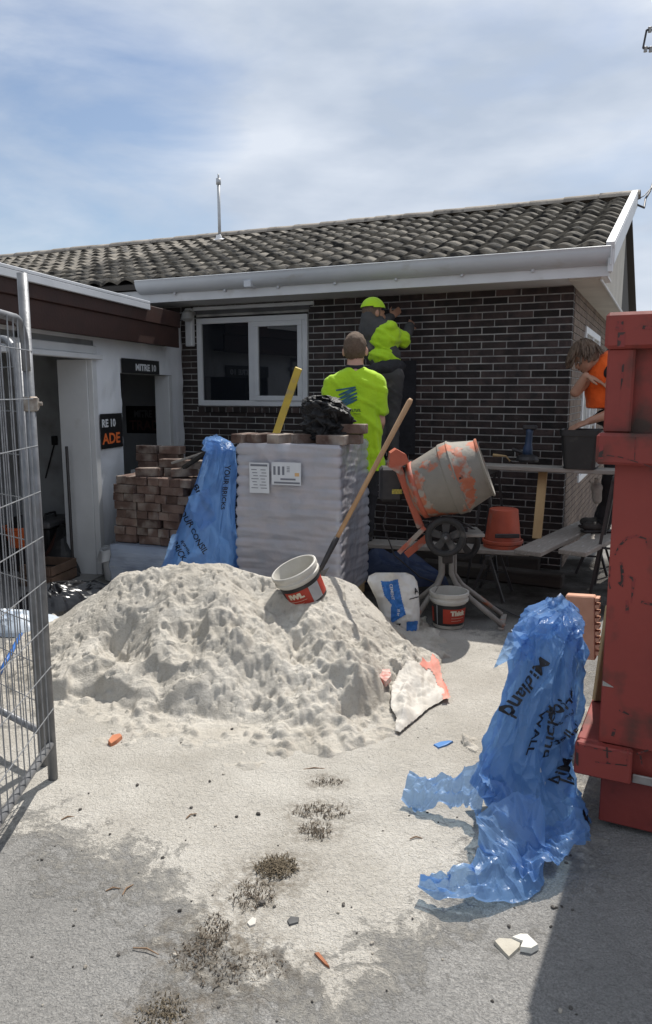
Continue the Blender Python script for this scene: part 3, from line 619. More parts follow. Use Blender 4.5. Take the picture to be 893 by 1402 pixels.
zp = on_plane(38, 374, FB, Vector((0, 1, 0))).z; ztp = on_plane(44, 432, FB, Vector((0, 1, 0))).z
f1_ = fence_panel(Vector((FB.x, FB.y, 0)), fd, 2.2, 'galvanised mesh fence panel with tall end post and bright bottom rail', .17, ztp, zp)
FB2 = at_z(60, 1052); r2_ = at_z(53, 1002, .16); l2_ = at_z(0, 974, .16); fd2 = l2_ - r2_; fd2.z = 0; fd2.normalize()
f2_ = fence_panel(Vector((FB2.x - .01, FB2.y + .03, 0)), fd2, 2.2, 'second mesh fence panel running back towards the garage doorway', .16, ztp - .06, ztp - .1)
cz = on_plane(52, 553, FB, Vector((0, 1, 0))).z
obj('clamp', MB().lathe([(.026, -.03), (.032, -.025), (.032, .025), (.026, .03)], 14, t=(0, 0, cz)).box(-.06, -.02, -.02, .02, cz - .025, cz + .025, .006).tube([(-.045, -.035, cz), (-.045, .035, cz)], .008, 8), mat('rusty_clamp', (.35, .33, .30), (.2, .16, .13), 30, .6, metal=.4), f1_)
# ================================================================ red skip
M_RED = mat('red_skip_paint', (.275, .047, .035), (.185, .032, .026), 1.4, .62, .3, 9, dirt=(.055, .032, .024), dscale=5.5, dlo=.53, dhi=.70)
M_REDD = mat('red_skip_paint_worn', (.20, .034, .027), (.12, .02, .018), 3, .55, .15, 30, dirt=(.03, .02, .018), dscale=4.5, dlo=.55, dhi=.66)
SK0 = at_z(812, 1133); sa = math.radians(-27); sk = thing('skip_bin', 'large scraped red steel skip bin beside the blue plastic', 'skip bin', SK0, sa); SKY = Vector((-math.sin(sa), math.cos(sa), 0)); skinv = inv(sk)
def SKL(px, py, yl=0): return skinv(on_plane(px, py, SK0 + SKY * yl, SKY))
zt = SKL(838, 428).z; zr = SKL(838, 478).z; b0, b1 = SKL(822, 634).z, SKL(822, 592).z; l1, l0 = SKL(790, 1009).z, SKL(790, 1052).z; W_, D_ = 1.9, 2.3
lx = SKL(835, 500).x; cx1 = SKL(868, 520).x; bxl = SKL(816, 612, -.05).x
# walls lean in a little towards the base
body = MB(); body.box(.02, W_, .045, D_, l0 - .01, zt - .02); sb_ = obj('body', body, M_RED, sk)
base = MB().box(.015, W_ - .02, .03, D_ - .1, .02, l0 + .005, .004); obj('base', base, M_REDD, sk)
x0 = SKL(826, 760).x
obj('lower_panel', MB().box(.0, W_, .0, .05, l1 - .002, b0 + .003, .004), M_RED, sk)
obj('corner_post', MB().box(lx - .01, cx1, .0, .05, b1 - .002, zr + .004, .008), M_RED, sk)
obj('top_rim', MB().box(lx - .02, W_, -.022, .12, zr, zt, .012).box(lx - .02, lx + .09, .121, D_, zr, zt, .012), M_RED, sk)
obj('middle_band', MB().box(bxl, W_, -.055, .06, b0, b1, .010).box(bxl, bxl + .05, .061, D_, b0, b1, .01), M_RED, sk)
lxl = SKL(787, 1020, -.05).x; rx1 = SKL(866, 1040, -.02).x
obj('side_rail', MB().box(lxl, rx1, -.045, -.001, l0, l1, .006).box(lxl, .019, -.0005, D_ - .02, l0, l1, .006), M_RED, sk)
obj('side_skin', MB().box(.0, .019, .051, D_ - .001, l1 + .001, b0 - .001), M_RED, sk)
obj('bottom_strip', MB().box(rx1 + .003, W_, -.012, -.0005, l0 - .004, l0 + .03, .003), mat('bare_steel_edge', (.4, .38, .36), (.2, .17, .16), 9, .5, metal=.5), sk)
for yy in (.75, 1.5): obj('side_rib', MB().box(-.06, -.001, yy, yy + .07, l1 + .001, b0 - .001, .008), M_REDD, sk)
M_SCR = mat('scraped_bare_metal', (.022, .017, .016), (.06, .03, .026), 14, .6, dirt=(.22, .034, .03), dscale=38, dlo=.47, dhi=.52)
M_CHIP = mat('chipped_grey_primer', (.38, .37, .34), (.28, .27, .25), 14, .7)
def scrape(pts, wds, m_, y, nm='scrape'):
    n = len(pts); v = []; f = []
    for i, (px, py) in enumerate(pts):
        p = SKL(px, py, y); q = SKL(*(pts[min(i + 1, n - 1)]), y); r_ = SKL(*(pts[max(i - 1, 0)]), y); d = (q - r_).normalized(); nrm = Vector((-d.z, 0, d.x)); wv = wds[i] if isinstance(wds, (list, tuple)) else wds
        v += [(p + nrm * wv)[:], (p - nrm * wv * random.uniform(.5, 1.2))[:]]
    if abs(y + .0015) < 1e-6: v = [(max(a, .003), b, c) for a, b, c in v]
    for i in range(n - 1): f.append((2 * i, 2 * i + 1, 2 * i + 3, 2 * i + 2))
    obj(nm, MB().add(v, f), m_, sk)
for pts, wv in ([[(834, 535), (833, 548), (838, 562), (846, 568), (848, 540)], .004], [[(842, 760), (848, 748), (858, 737), (872, 734), (884, 738), (886, 748)], [.002, .004, .005, .005, .004, .002]], [[(850, 770), (853, 790), (851, 803), (848, 797)], .006], [[(860, 788), (868, 793), (866, 810), (864, 826)], [.003, .007, .004, .002]], [[(858, 822), (859, 840)], .006], [[(878, 824), (893, 828)], .005], [[(848, 972), (866, 981)], [.006, .002]], [[(841, 998), (839, 1008)], .006], [[(872, 1032), (888, 1027)], .003], [[(877, 1034), (879, 1049)], .003], [[(835, 775), (832, 800), (836, 806)], [.003, .007, .003]]): scrape(pts, wv, M_SCR, -.0015)
for pts, wv in ([[(850, 455), (849, 475)], .015], [[(849, 440), (848, 452)], .012], [[(880, 448), (893, 449)], .006]): scrape(pts, wv, M_SCR, -.0235)
for pts, wv in ([[(850, 498), (848, 520), (846, 535)], [.012, .012, .003]], [[(838, 500), (836, 560)], [.006, .002]], [[(836, 585), (835, 560)], .004]): scrape(pts, wv, M_SCR, -.0015)
for pts, wv in ([[(824, 608), (822, 628)], [.006, .009]], [[(828, 623), (850, 626), (870, 632), (893, 640)], .0018], [[(870, 598), (869, 630)], .0012]): scrape(pts, wv, M_SCR, -.0565)
for pts, wv in ([[(818, 900), (819, 928), (818, 950)], [.004, .012, .004]], [[(820, 935), (832, 938), (840, 941)], [.012, .006, .001]], [[(823, 850), (821, 880), (819, 898)], [.004, .01, .003]]): scrape(pts, wv, M_CHIP, -.0015, 'paint_chip')
for pts, wv in ([[(800, 1022), (835, 1029), (862, 1026)], [.002, .003, .002]], [[(831, 1023), (832, 1044)], .003], [[(790, 1015), (790, 1048)], .006], [[(860, 1028), (858, 1048), (815, 1043)], .003]): scrape(pts, wv, M_SCR, -.0465)
# ================================================================ planks, trestles
M_WOOD = mat('weathered_plank', (.30, .275, .245), (.20, .18, .16), 6, .85, .4, 40, dirt=(.42, .40, .37), dscale=6, dlo=.55, dhi=.75, stretch=(1, 6, 6))
M_TIMBER = mat('yellow_timber', (.46, .33, .17), (.34, .23, .11), 6, .75, .3, 40, stretch=(1, 1, .2))
M_STEEL = mat('black_steel', (.035, .035, .038), (.055, .05, .05), 12, .5, metal=.3)
ZL, ZU = .42, 1.06
def plank(name, a, b, width, th, label, m_=M_WOOD, grp=None):
    a, b = Vector(a), Vector(b); d = b - a; L_ = d.length; o = obj(name, MB().box(0, L_, -width / 2, width / 2, -th, 0, .006), m_, loc=a); o.rotation_euler = (0, -math.asin(d.z / L_), math.atan2(d.y, d.x)); return tag(o, label, 'plank', grp)
def wallpt(px, py, z): return at_z(px, py, z)
la = at_z(440, 755, ZL); lb = at_z(725, 752, ZL); dl = (lb - la).normalized()
dl = (lb - Vector((-.25, 6.56, ZL))).normalized(); la = Vector((-.25, 6.56, ZL))
plank('low_plank', la, lb, .23, .038, 'long low scaffold plank behind the cement mixer')
pa_, pb_ = at_z(722, 754, ZL + .04), at_z(800, 718, ZL + .04); plank('plank', pa_, pb_ + (pb_ - pa_) * .25, .22, .04, 'grey plank leading to the boots, resting on the low plank', grp=None)
pa2, pb2 = at_z(783, 754, ZL + .04), at_z(838, 728, ZL + .04); plank('plank', pa2, pb2 + (pb2 - pa2) * .6, .22, .04, 'short grey plank next to the skip, cut square at its end')
ua = at_z(680, 636, ZU); ub = ua + HX * 1.25; uc = ua + u * 1.7
plank('scaffold_plank', uc, ub, .225, .038, 'raised scaffold plank carrying the black tub and worker')
def trestle(c, w_, h_, label):
    t = thing('trestle', label, 'trestle', (c.x, c.y, 0), HROT, 'scaffold trestles'); k = w_ / 2
    obj('bearer', MB().box(-.02, .02, -k, k, h_ - .04, h_ - .001, .003), M_STEEL, t)
    for sx in (-1, 1):
        for sy in (-1, 1): obj('leg', MB().bar((sx * .012, sy * (k - .03), h_ - .03), (sx * .14, sy * (k - .01), 0), .022, .022), M_STEEL, t)
    for sy in (-1, 1): obj('stretcher', MB().bar((-.08, sy * (k - .02), h_ * .42), (.08, sy * (k - .02), h_ * .42), .016, .016), M_STEEL, t)
    return t
trestle(ua + u * .04, .5, ZU - .038, 'black steel trestle leg behind the mixer mouth'); trestle(ub - HX * .25, .5, ZU - .038, 'black steel trestle under the tub end of the raised plank'); trestle(uc + HX * .2, .5, ZU - .038, 'black steel trestle under the reaching worker')
trestle(la + HX * .25, .4, ZL - .038, 'low trestle by the wrapped pallet'); trestle(lb - HX * .3, .4, ZL - .038, 'low trestle under the end of the long plank')
q_ = pb_ ; trestle(Vector((q_.x + .15, q_.y + .1, 0)), .5, ZL, 'low trestle beneath the booted worker')
# dark board propped below the low plank and timber prop
pq0, pq1 = at_z(735, 738, ZL + .03), at_y(744, 645, 6.55)
plank_o = obj('timber_prop', MB().bar(pq0, (pq1.x, pq1.y, pq1.z + .02), .075, .035, c=.003), M_TIMBER); tag(plank_o, 'yellow timber prop leaning between low plank and raised plank', 'timber')
for k, (px, py, ln, hh) in enumerate(((560, 800, 1.5, .10), (690, 815, 1.3, .12), (640, 790, 1.6, .14))):
    p = at_z(px, py, 0); o = obj('old_beam', MB().box(-ln / 2, ln / 2, -.07, .07, 0, hh, .012), mat('dark_old_timber', (.035, .030, .027), (.06, .05, .042), 6, .9, .5, 30, stretch=(.3, 3, 3)), loc=(p.x, p.y + .55, 0), rotz=HROT + (.08, -.05, .02)[k]); tag(o, ['dark old timber lying in the shade behind the mixer legs', 'dark old timber lying under the planks nearest the skip', 'longest dark timber lying against the house footing'][k], 'timber', 'dark timbers under the scaffold')
# ================================================================ black tub
M_BLKP = mat('black_plastic', (.014, .014, .015), (.022, .022, .023), 7, .45, .05, 30, dirt=(.07, .065, .06), dscale=8, dlo=.62, dhi=.8)
def rrect(w2, d2, r, n=5):
    out = []
    for cx_, cy_, a0 in ((w2 - r, d2 - r, 0), (-w2 + r, d2 - r, 90), (-w2 + r, -d2 + r, 180), (w2 - r, -d2 + r, 270)):
        for i in range(n): a = math.radians(a0 + 90 * i / (n - 1)); out.append((cx_ + r * math.cos(a), cy_ + r * math.sin(a)))
    return out
def loft(mb, rings, close=True, capb=False, capt=False):
    n = len(rings[0]); v = [p for r in rings for p in r]; f = []
    for i in range(len(rings) - 1):
        for j in range(n if close else n - 1): f.append((i * n + j, i * n + (j + 1) % n, (i + 1) * n + (j + 1) % n, (i + 1) * n + j))
    if capb: f.append(tuple(range(n))[::-1])
    if capt: f.append(tuple((len(rings) - 1) * n + j for j in range(n)))
    return mb.add(v, f)
Lp = hinv(ua); yU = Lp.y
tq = HL(795, 637, yU); tt = hm @ Vector((tq.x, yU, ZU)); twd = (HL(822, 610, yU).x - HL(767, 610, yU).x) / 2; th_ = HL(795, 584, yU).z - tq.z
tub = thing('black_tub', 'black plastic mortar tub full of tools on the raised plank', 'tub', tt, HROT)
tb = MB(); R_ = lambda k, z_, dr=0: [(x, y, z_) for x, y in rrect(twd * k - dr, .15 * k - dr, .04)]
loft(tb, [R_(.82, 0), R_(.97, th_ - .05), R_(1.04, th_ - .05), R_(1.06, th_), R_(1.0, th_), R_(.96, th_ - .03), R_(.8, .012)], capb=True, capt=True); obj('tub_body', tb, M_BLKP, tub)
obj('fill', MB().box(-twd * .85, twd * .85, -.11, .11, .02, th_ * .7), mat('mortar_mix', (.3, .29, .27), (.22, .21, .2), 20, .9, .6, 60), tub)
# orange upturned bucket, grinder and small things on planks
M_ORB = mat('orange_bucket_plastic', (.42, .085, .045), (.34, .07, .04), 8, .55, .1, 40, dirt=(.18, .12, .10), dscale=6, dlo=.55, dhi=.75)
ob = at_z(688, 748, ZL); obt = thing('orange_bucket', 'orange plastic bucket turned upside down on the low plank', 'bucket', (ob.x, ob.y, ZL), 0)
kk = ob.y / F; obj('bucket_body', MB().lathe([(.158, 0), (.158, .03), (.15, .032), (.118, .315), (.112, .32), (.0, .32)], 28), M_ORB, obt, smooth=False); smooth_angle(obt.children[0])
obj('rim_band', MB().lathe([(.163, .035), (.168, .04), (.168, .06), (.160, .066), (.154, .066)], 28), M_ORB, obt); obj('handle_clip', MB().box(-.10, .10, -.16, -.148, .10, .135, .004), M_STEEL, obt)
gq = at_z(722, 632, ZU); gt = thing('angle_grinder', 'blue angle grinder standing on its disc on the raised plank', 'power tool', (gq.x, gq.y, ZU), HROT)
M_BLUET = mat('tool_blue', (.035, .06, .12), (.03, .05, .09), 10, .45)
obj('guard', MB().lathe([(0, 0), (.10, .0), (.105, .02), (.09, .05), (.04, .07)], 20), M_STEEL, gt); obj('motor_body', MB().tube([(0, 0, .05), (0, 0, .12), (.005, 0, .16), (.01, 0, .26), (.01, 0, .30)], [.045, .045, .032, .030, .036], 14), M_BLUET, gt, smooth=True); obj('battery', MB().box(-.05, .075, -.04, .04, .295, .335, .01), M_STEEL, gt)
obj('side_handle', MB().tube([(-.03, 0, .08), (-.14, 0, .11)], [.014, .018], 10), M_STEEL, gt)
tq2 = at_z(700, 632, ZU); tw = thing('trowel', 'bricklayer\'s trowel lying at the end of the raised plank', 'trowel', (tq2.x, tq2.y, ZU), HROT + .4)
obj('blade', MB().prism([(-.02, .003), (-.02, .006), (.0, .006), (.0, .003)], 0, 1).v and MB().add([(0, -.06, .002), (.24, 0, .002), (0, .06, .002), (0, -.06, .005), (.24, 0, .005), (0, .06, .005)], [(2, 1, 0), (3, 4, 5), (0, 1, 4, 3), (1, 2, 5, 4), (2, 0, 3, 5)]), mat('trowel_steel', (.4, .4, .4), (.3, .29, .28), 20, .4, metal=.7), tw)
obj('handle', MB().tube([(-.01, 0, .004), (-.05, 0, .05), (-.17, 0, .06)], [.006, .008, .016], 8), M_TIMBER, tw)
# ================================================================ wrapped brick pallet
M_PWRAP = mat('clear_pallet_wrap', (.40, .45, .54), (.30, .35, .44), 3.0, .25, .35, 9, spec=.6, coat=.25, stretch=(1, 1, 5), dirt=(.17, .20, .26), dscale=2.6, dlo=.52, dhi=.78, bdist=.03)
PC = at_y(466, 611, 5.5); ZP = PC.z; PHY = Vector((.297, .955, 0)).normalized(); PROT = math.atan2(-PHY.x, PHY.y); pal = thing('wrapped_pallet', 'tall pallet of bricks shrink wrapped in clear plastic beside the shovel', 'pallet', (PC.x, PC.y, 0), PROT); pinv = inv(pal)
PYV = HY
def PL(px, py, yl=0): return pinv(on_plane(px, py, Vector((PC.x, PC.y, 0)) + PHY * yl, PHY))
PW = -PL(324, 640).x; PD = .85
rings = []; nl = 15; per = []
NS = 26
def pring(k, z_):
    out = []; base_ = rrect(PW / 2, PD / 2, .02, 4); pts = []
    for i in range(len(base_)):
        a, b = base_[i], base_[(i + 1) % len(base_)]; seg = math.hypot(b[0] - a[0], b[1] - a[1]); m_ = max(1, int(seg / .035))
        for j in range(m_): pts.append((a[0] + (b[0] - a[0]) * j / m_, a[1] + (b[1] - a[1]) * j / m_))
    return pts
P2 = np.array(pring(0, 0)); nper = len(P2); nrm_ = P2 / np.linalg.norm(P2, axis=1)[:, None]; zs = np.linspace(.10, ZP, 120); rows = []
for z_ in zs:
    lay = (z_ - .1) / (ZP - .1) * nl; ph = lay - math.floor(lay); sc = .012 * (1 - abs(2 * ph - 1) ** 3) + .006 * math.sin(math.floor(lay) * 12.9)
    corner = np.clip((np.abs(P2[:, 0]) / (PW / 2) + np.abs(P2[:, 1]) / (PD / 2) - 1.55) / .4, 0, 1); q3 = np.stack([P2[:, 0] * 1.3, P2[:, 1] * 1.3, np.full(nper, z_ * 9)], 1)
    wr_ = .014 * np.abs(fbm(q3, 3, 91)) + .008 * np.maximum(0, np.sin(z_ * 60 + P2[:, 0] * 5 + P2[:, 1] * 7 + 3 * vnoise(q3 * .5, 92)) - .55)
    off = sc * (.14 + 1.5 * corner) + wr_ - .012; rows.append(np.column_stack([P2 + nrm_ * off[:, None], np.full(nper, z_)]))
top_in = [np.column_stack([P2 * k, np.full(nper, ZP + dz)]) for k, dz in ((.975, .006), (.6, .004), (.05, .004))]
mbp = MB(); loft(mbp, [[tuple(p) for p in r] for r in rows + top_in]); mbp.v = [(x - PW / 2, y + PD / 2, z) for x, y, z in mbp.v]
obj('wrap', mbp, 'PALFILM', pal, smooth=True) if False else None; PALWRAP = mbp
for k in range(3): obj('pallet_bearer', MB().box(-PW + .02 + k * (PW - .12) / 2, -PW + .10 + k * (PW - .12) / 2, .02, PD - .02, 0, .08), M_TIMBER, pal)
obj('pallet_deck', MB().box(-PW + .01, -.01, .01, PD - .01, .08, .105), M_TIMBER, pal)
M_PAPER = mat('paper_label', (.62, .64, .67), (.56, .58, .61), 12, .6); M_INK = mat('grey_ink', (.16, .17, .20), rough=.7); M_INKO = mat('orange_ink', (.6, .38, .18), rough=.7)
def sheet(px0, py0, px1, py1, items):
    a, b = PL(px0, py0, -.021), PL(px1, py1, -.021); p = obj('label_sheet', MB().box(a.x, b.x, -.0235, -.0205, b.z, a.z), M_PAPER, pal); w_ = b.x - a.x; h_ = a.z - b.z
    for (x0, y0, x1, y1, mm) in items: obj('printed_line', MB().add([(a.x + w_ * x0, -.0245, a.z - h_ * y1), (a.x + w_ * x1, -.0245, a.z - h_ * y1), (a.x + w_ * x1, -.0245, a.z - h_ * y0), (a.x + w_ * x0, -.0245, a.z - h_ * y0)], [(0, 1, 2, 3)]), mm, p)
sheet(341.5, 633, 369, 675.5, [(.06, .05, .92, .12, M_INK)] + [(.10 + .42 * c + .05 * ((r * 7 + c) % 3), .22 + .1 * r, .38 + .42 * c + .03 * ((r * 5 + c) % 4), .245 + .1 * r, M_INK) for r in range(7) for c in range(2)])
sheet(372, 632.5, 412.5, 665, [(.06 + .15 * c, .18, .14 + .15 * c, .56, M_INK) for c in range(3)] + [(.52, .18 + .07 * k, .62, .21 + .07 * k, M_INK) for k in range(4)] + [(.30, .70, .82, .78, M_INK), (.08, .86, .96, .94, M_INK), (.79, .45, .94, .60, M_INKO)])
# ---- things on the pallet
M_REDBR = mat('old_red_brick', (.075, .043, .034), (.185, .125, .10), 7, .9, .6, 60, rnd=.3, dirt=(.34, .30, .26), dscale=6, dlo=.48, dhi=.75)
BRV, BRF = cbox(.225, .105, .072, .005); brick_me = MB().add(BRV, BRF).mesh('loose_brick'); brick_me.materials.append(M_REDBR); vdisp(brick_me, lambda c, n: c + .002 * fbm(c * 40, 2, 3)[:, None] * n)
def loose_brick(px, py, rz, label, upright=False, yl=.12, grp='loose bricks on the pallet', zadd=0.0):
    q = PL(px, py, yl); p = pal.matrix_basis @ Vector((q.x, yl, 0)) if False else (Matrix.Translation(pal.location) @ Matrix.Rotation(PROT, 4, 'Z') @ Vector((q.x, yl, 0)))
    o = obj('loose_brick', brick_me, None, loc=(p.x, p.y, ZP + .003 + (.036 if not upright else .0525) + zadd), rotz=rz); 
    if upright: o.rotation_euler = (math.pi / 2, 0, rz)
    return tag(o, label, 'brick', grp)
loose_brick(336, 612, HROT + 1.45, 'loose brick at the blue plastic end of the pallet top', yl=.13); loose_brick(358, 612, HROT + 1.3, 'loose brick beside the gap on the pallet top', yl=.14)
loose_brick(347, 600, HROT + .05, 'loose brick bridging two others on the pallet top', yl=.17, zadd=.074) if False else None
loose_brick(384, 612, HROT + 1.5, 'loose brick at the foot of the yellow straightedge', yl=.13); loose_brick(420, 612, HROT + .9, 'loose tilted brick touching the black jacket', yl=.2); loose_brick(455, 612, HROT + .02, 'loose brick holding down the wrap under the black jacket', yl=.10)
loose_brick(482, 590, HROT + .1, 'loose brick on top of another behind the black jacket', yl=.24, zadd=.078); loose_brick(476, 590, HROT + .1, 'loose brick underneath behind the black jacket', yl=.24)
# black jacket heap
jq = PL(448, 600, .26); jw = Matrix.Translation(pal.location) @ Matrix.Rotation(PROT, 4, 'Z') @ Vector((jq.x, .26, ZP + .06))
jY = jw.y
M_NYL = mat('black_nylon', (.010, .010, .011), (.019, .019, .021), 20, .6, .5, 30)
jk_rows = [(541, 432, 448, jY), (545, 423, 458, jY), (552, 418, 466, jY), (562, 416, 478, jY), (575, 417, 487, jY), (588, 418, 483, jY), (597, 424, 480, jY), (602, 424, 480, jY)]
# straightedge behind
se0 = at_y(312, 800, 6.55); se1 = at_y(409, 504, 6.05); se0 = se1 + (at_y(376, 600, 6.22) - se1) * 2.9; 
tt_ = (0 - se0.z) / (se1.z - se0.z); se0 = se0 + (se1 - se0) * tt_
st = obj('straightedge', MB().bar(se0, se1, .058, .026, up=(0, -1, .3), c=.003).box(0, .001, 0, .001, 0, .001), mat('yellow_level', (.55, .40, .06), (.45, .32, .07), 9, .5, .1, 40, dirt=(.3, .26, .2), dscale=9, dlo=.55, dhi=.75)); st.data = MB().bar(se0, se1, .058, .026, up=(0, -1, .3), c=.003).mesh('straightedge'); st.data.materials.append(MATS['yellow_level']); tag(st, 'long yellow straightedge leaning up behind the wrapped pallet', 'straightedge')
# ================================================================ stack of used bricks on a wrapped low pallet
stq = at_y(218, 745, 6.55); SR = HROT + .05; kx = 6.55 / F * 1.0
zb = at_y(160, 742, 6.55).z; ztp_ = at_y(200, 640, 6.55).z
bs = thing('brick_stack', 'stack of used red bricks against the garage opening', 'brick stack', (at_y(158, 742, 6.55).x, 6.55, zb), SR)
hB = .0735; nr = 8
for r in range(nr):
    z_ = .04 + r * hB; jx = random.uniform(-.02, .02)
    if r % 2 == 1:
        for c in range(7):
            for d in range(2): o = obj('brick', brick_me, None, bs, loc=(.06 + c * .112 + jx + random.uniform(-.004, .004), .113 + d * .24 + random.uniform(-.022, .012), z_)); o.rotation_euler = (random.uniform(-.03, .03), random.uniform(-.02, .02), math.pi / 2 + random.uniform(-.05, .05))
    else:
        for c in range(3 if r < 7 else 2):
            for d in range(4): o = obj('brick', brick_me, None, bs, loc=(.113 + c * .25 + jx + random.uniform(-.01, .01), .055 + d * .118 + random.uniform(-.02, .012), z_)); o.rotation_euler = (random.uniform(-.02, .02), random.uniform(-.02, .02), random.uniform(-.07, .07))
for (x, y, z, rz) in ((.32, .1, nr * hB + .04, .2), (.56, .16, nr * hB + .04, -.3), (.50, .2, nr * hB + .115, .1), (.66, .12, nr * hB + .05, .5), (.75, .15, nr * hB + .115, .0)): o = obj('brick', brick_me, None, bs, loc=(x, y, z)); o.rotation_euler = (0, random.uniform(-.05, .05), rz)
# second small stack behind, seen above
b2 = thing('brick_stack', 'small stack of bricks inside the garage window opening', 'brick stack', (at_y(200, 640, 7.1).x, 7.1, 0), SR)
obj('pallet_block', MB().box(-.1, .5, -.1, .4, 0, at_y(200, 638, 7.1).z - .03), M_LINING, b2)
for r in range(3):
    for c in range(2): o = obj('brick', brick_me, None, b2, loc=(.06 + c * .23 + random.uniform(-.02, .02), 0, at_y(200, 636, 7.1).z + r * hB)); o.rotation_euler = (0, 0, random.uniform(-.06, .06))
# low wrapped pallet below the stack
lp_ = thing('low_wrapped_pallet', 'low pallet in loose clear plastic under the used bricks', 'pallet', (at_y(150, 745, 6.5).x, 6.46, 0), SR)
lw = MB(); LW_, LD_ = 1.0, .7
def lring(z_, k): return [(LW_ / 2 + (x) * k, LD_ / 2 + y * k, z_) for x, y in rrect(LW_ / 2, LD_ / 2, .03, 6)]
loft(lw, [lring(.0, 1.03), lring(zb * .25, 1.0), lring(zb * .5, 1.03), lring(zb * .75, .99), lring(zb - .005, 1.0), lring(zb - .002, .9), lring(zb - .002, .1)])
lo = obj('wrap', lw, M_PWRAP, lp_, smooth=True); obj('pallet_deck', MB().box(.02, LW_ - .02, .02, LD_ - .02, .01, zb - .012), M_TIMBER, lp_)
wb_ = at_z(150, 792); tub2 = thing('white_pail', 'translucent white pail with a plastic liner below the brick stack', 'bucket', (wb_.x + .07, wb_.y, 0)); M_WPL = mat('white_plastic', (.66, .67, .68), (.58, .59, .60), 6, .4, .1, 20)
obj('pail_body', MB().lathe([(0, 0), (.105, 0), (.13, .26), (.14, .262), (.14, .275), (.125, .275), (.10, .01)], 24), M_WPL, tub2); smooth_angle(tub2.children[0])
nv = MB(); 
obj('liner', grid(30, 10, lambda U, V: np.stack([(.142 + .02 * np.sin(U * 40) * V + .015 * V) * np.cos(U * 6.283), (.142 + .02 * np.sin(U * 40) * V + .015 * V) * np.sin(U * 6.283), .28 - .10 * V + .02 * np.sin(U * 19)], 1)), M_WPL, tub2, smooth=True)
# ================================================================ shovel
sh_t = at_y(563, 546, 5.05); sh_b = at_y(459, 741, 4.92); sh_e = at_y(441, 776, 4.86); sdir = (sh_t - sh_b).normalized()
sho = thing('shovel', 'long handled shovel stuck in the sand heap', 'shovel', sh_e); si = inv(sho)
M_HAND = mat('shovel_handle_wood', (.46, .29, .16), (.36, .21, .11), 5, .6, .2, 30, stretch=(3, 3, .5)); 
obj('handle', MB().tube([si(sh_b - sdir * .02), si(sh_b + (sh_t - sh_b) * .5), si(sh_t - sdir * .02), si(sh_t)], [.0155, .0165, .019, .012], 14), M_HAND, sho, smooth=True)
obj('socket', MB().tube([si(sh_b + sdir * .03), si(sh_b - sdir * .02), si(sh_e), si(sh_e - sdir * .05)], [.019, .020, .016, .014], 12), M_STEEL, sho, smooth=True)
bl = []; 
def bladefn(U, V):
    side = Vector((1, 0, 0)); a = si(sh_e); P = []
    for u_, v_ in zip(U, V):
        wv = .115 * (1 - .35 * max(0, v_ - .6) / .4); p = a - sdir * (.03 + .28 * v_) + Vector((.55, -.75, .2)).normalized() * ((u_ - .5) * 2 * wv) + Vector((0, .03, .02)) * ((2 * u_ - 1) ** 2); P.append(tuple(p))
    return np.array(P)
obj('blade', grid(9, 9, bladefn), mat('shovel_steel', (.20, .19, .18), (.30, .28, .26), 12, .5, metal=.6), sho, smooth=True)
# ================================================================ buckets with printed labels
M_PAIL = mat('dirty_white_pail', (.56, .54, .49), (.44, .42, .375), 6, .6, .15, 40, dirt=(.24, .22, .19), dscale=7, dlo=.55, dhi=.75)
M_LRED = mat('red_label', (.42, .045, .022), (.34, .035, .02), 8, .5, dirt=(.45, .4, .34), dscale=16, dlo=.66, dhi=.72); M_LBLK = mat('black_label', (.018, .017, .018), (.03, .03, .03), 12, .5, dirt=(.2, .18, .16), dscale=14, dlo=.64, dhi=.74); M_LGREY = mat('grey_label', (.40, .40, .41), (.33, .33, .34), 18, .6)
def arc_patch(r0, r1, z0, z1, a0, a1, off=.0012, n=16):
    def fn(U, V):
        a = a0 + (a1 - a0) * U; z_ = z0 + (z1 - z0) * V; r = r0 + (r1 - r0) * V + off; return np.stack([r * np.cos(a), r * np.sin(a), z_], 1)
    return grid(n, 2, fn)
def arc_text(parent, body, rfun, zc, ac, size, m_, wid, off=.003, bold=.003):
    me = text_mesh(body, size, bold); co = np.empty(len(me.vertices) * 3); me.vertices.foreach_get('co', co); co = co.reshape(-1, 3); co[:, 0] *= wid / max(1e-6, np.ptp(co[:, 0])); z_ = zc + co[:, 1]; r = rfun(z_) + off; a = ac + co[:, 0] / r
    me.vertices.foreach_set('co', np.stack([r * np.cos(a), r * np.sin(a), z_], 1).ravel()); me.update(); return obj('lettering', me, m_, parent)
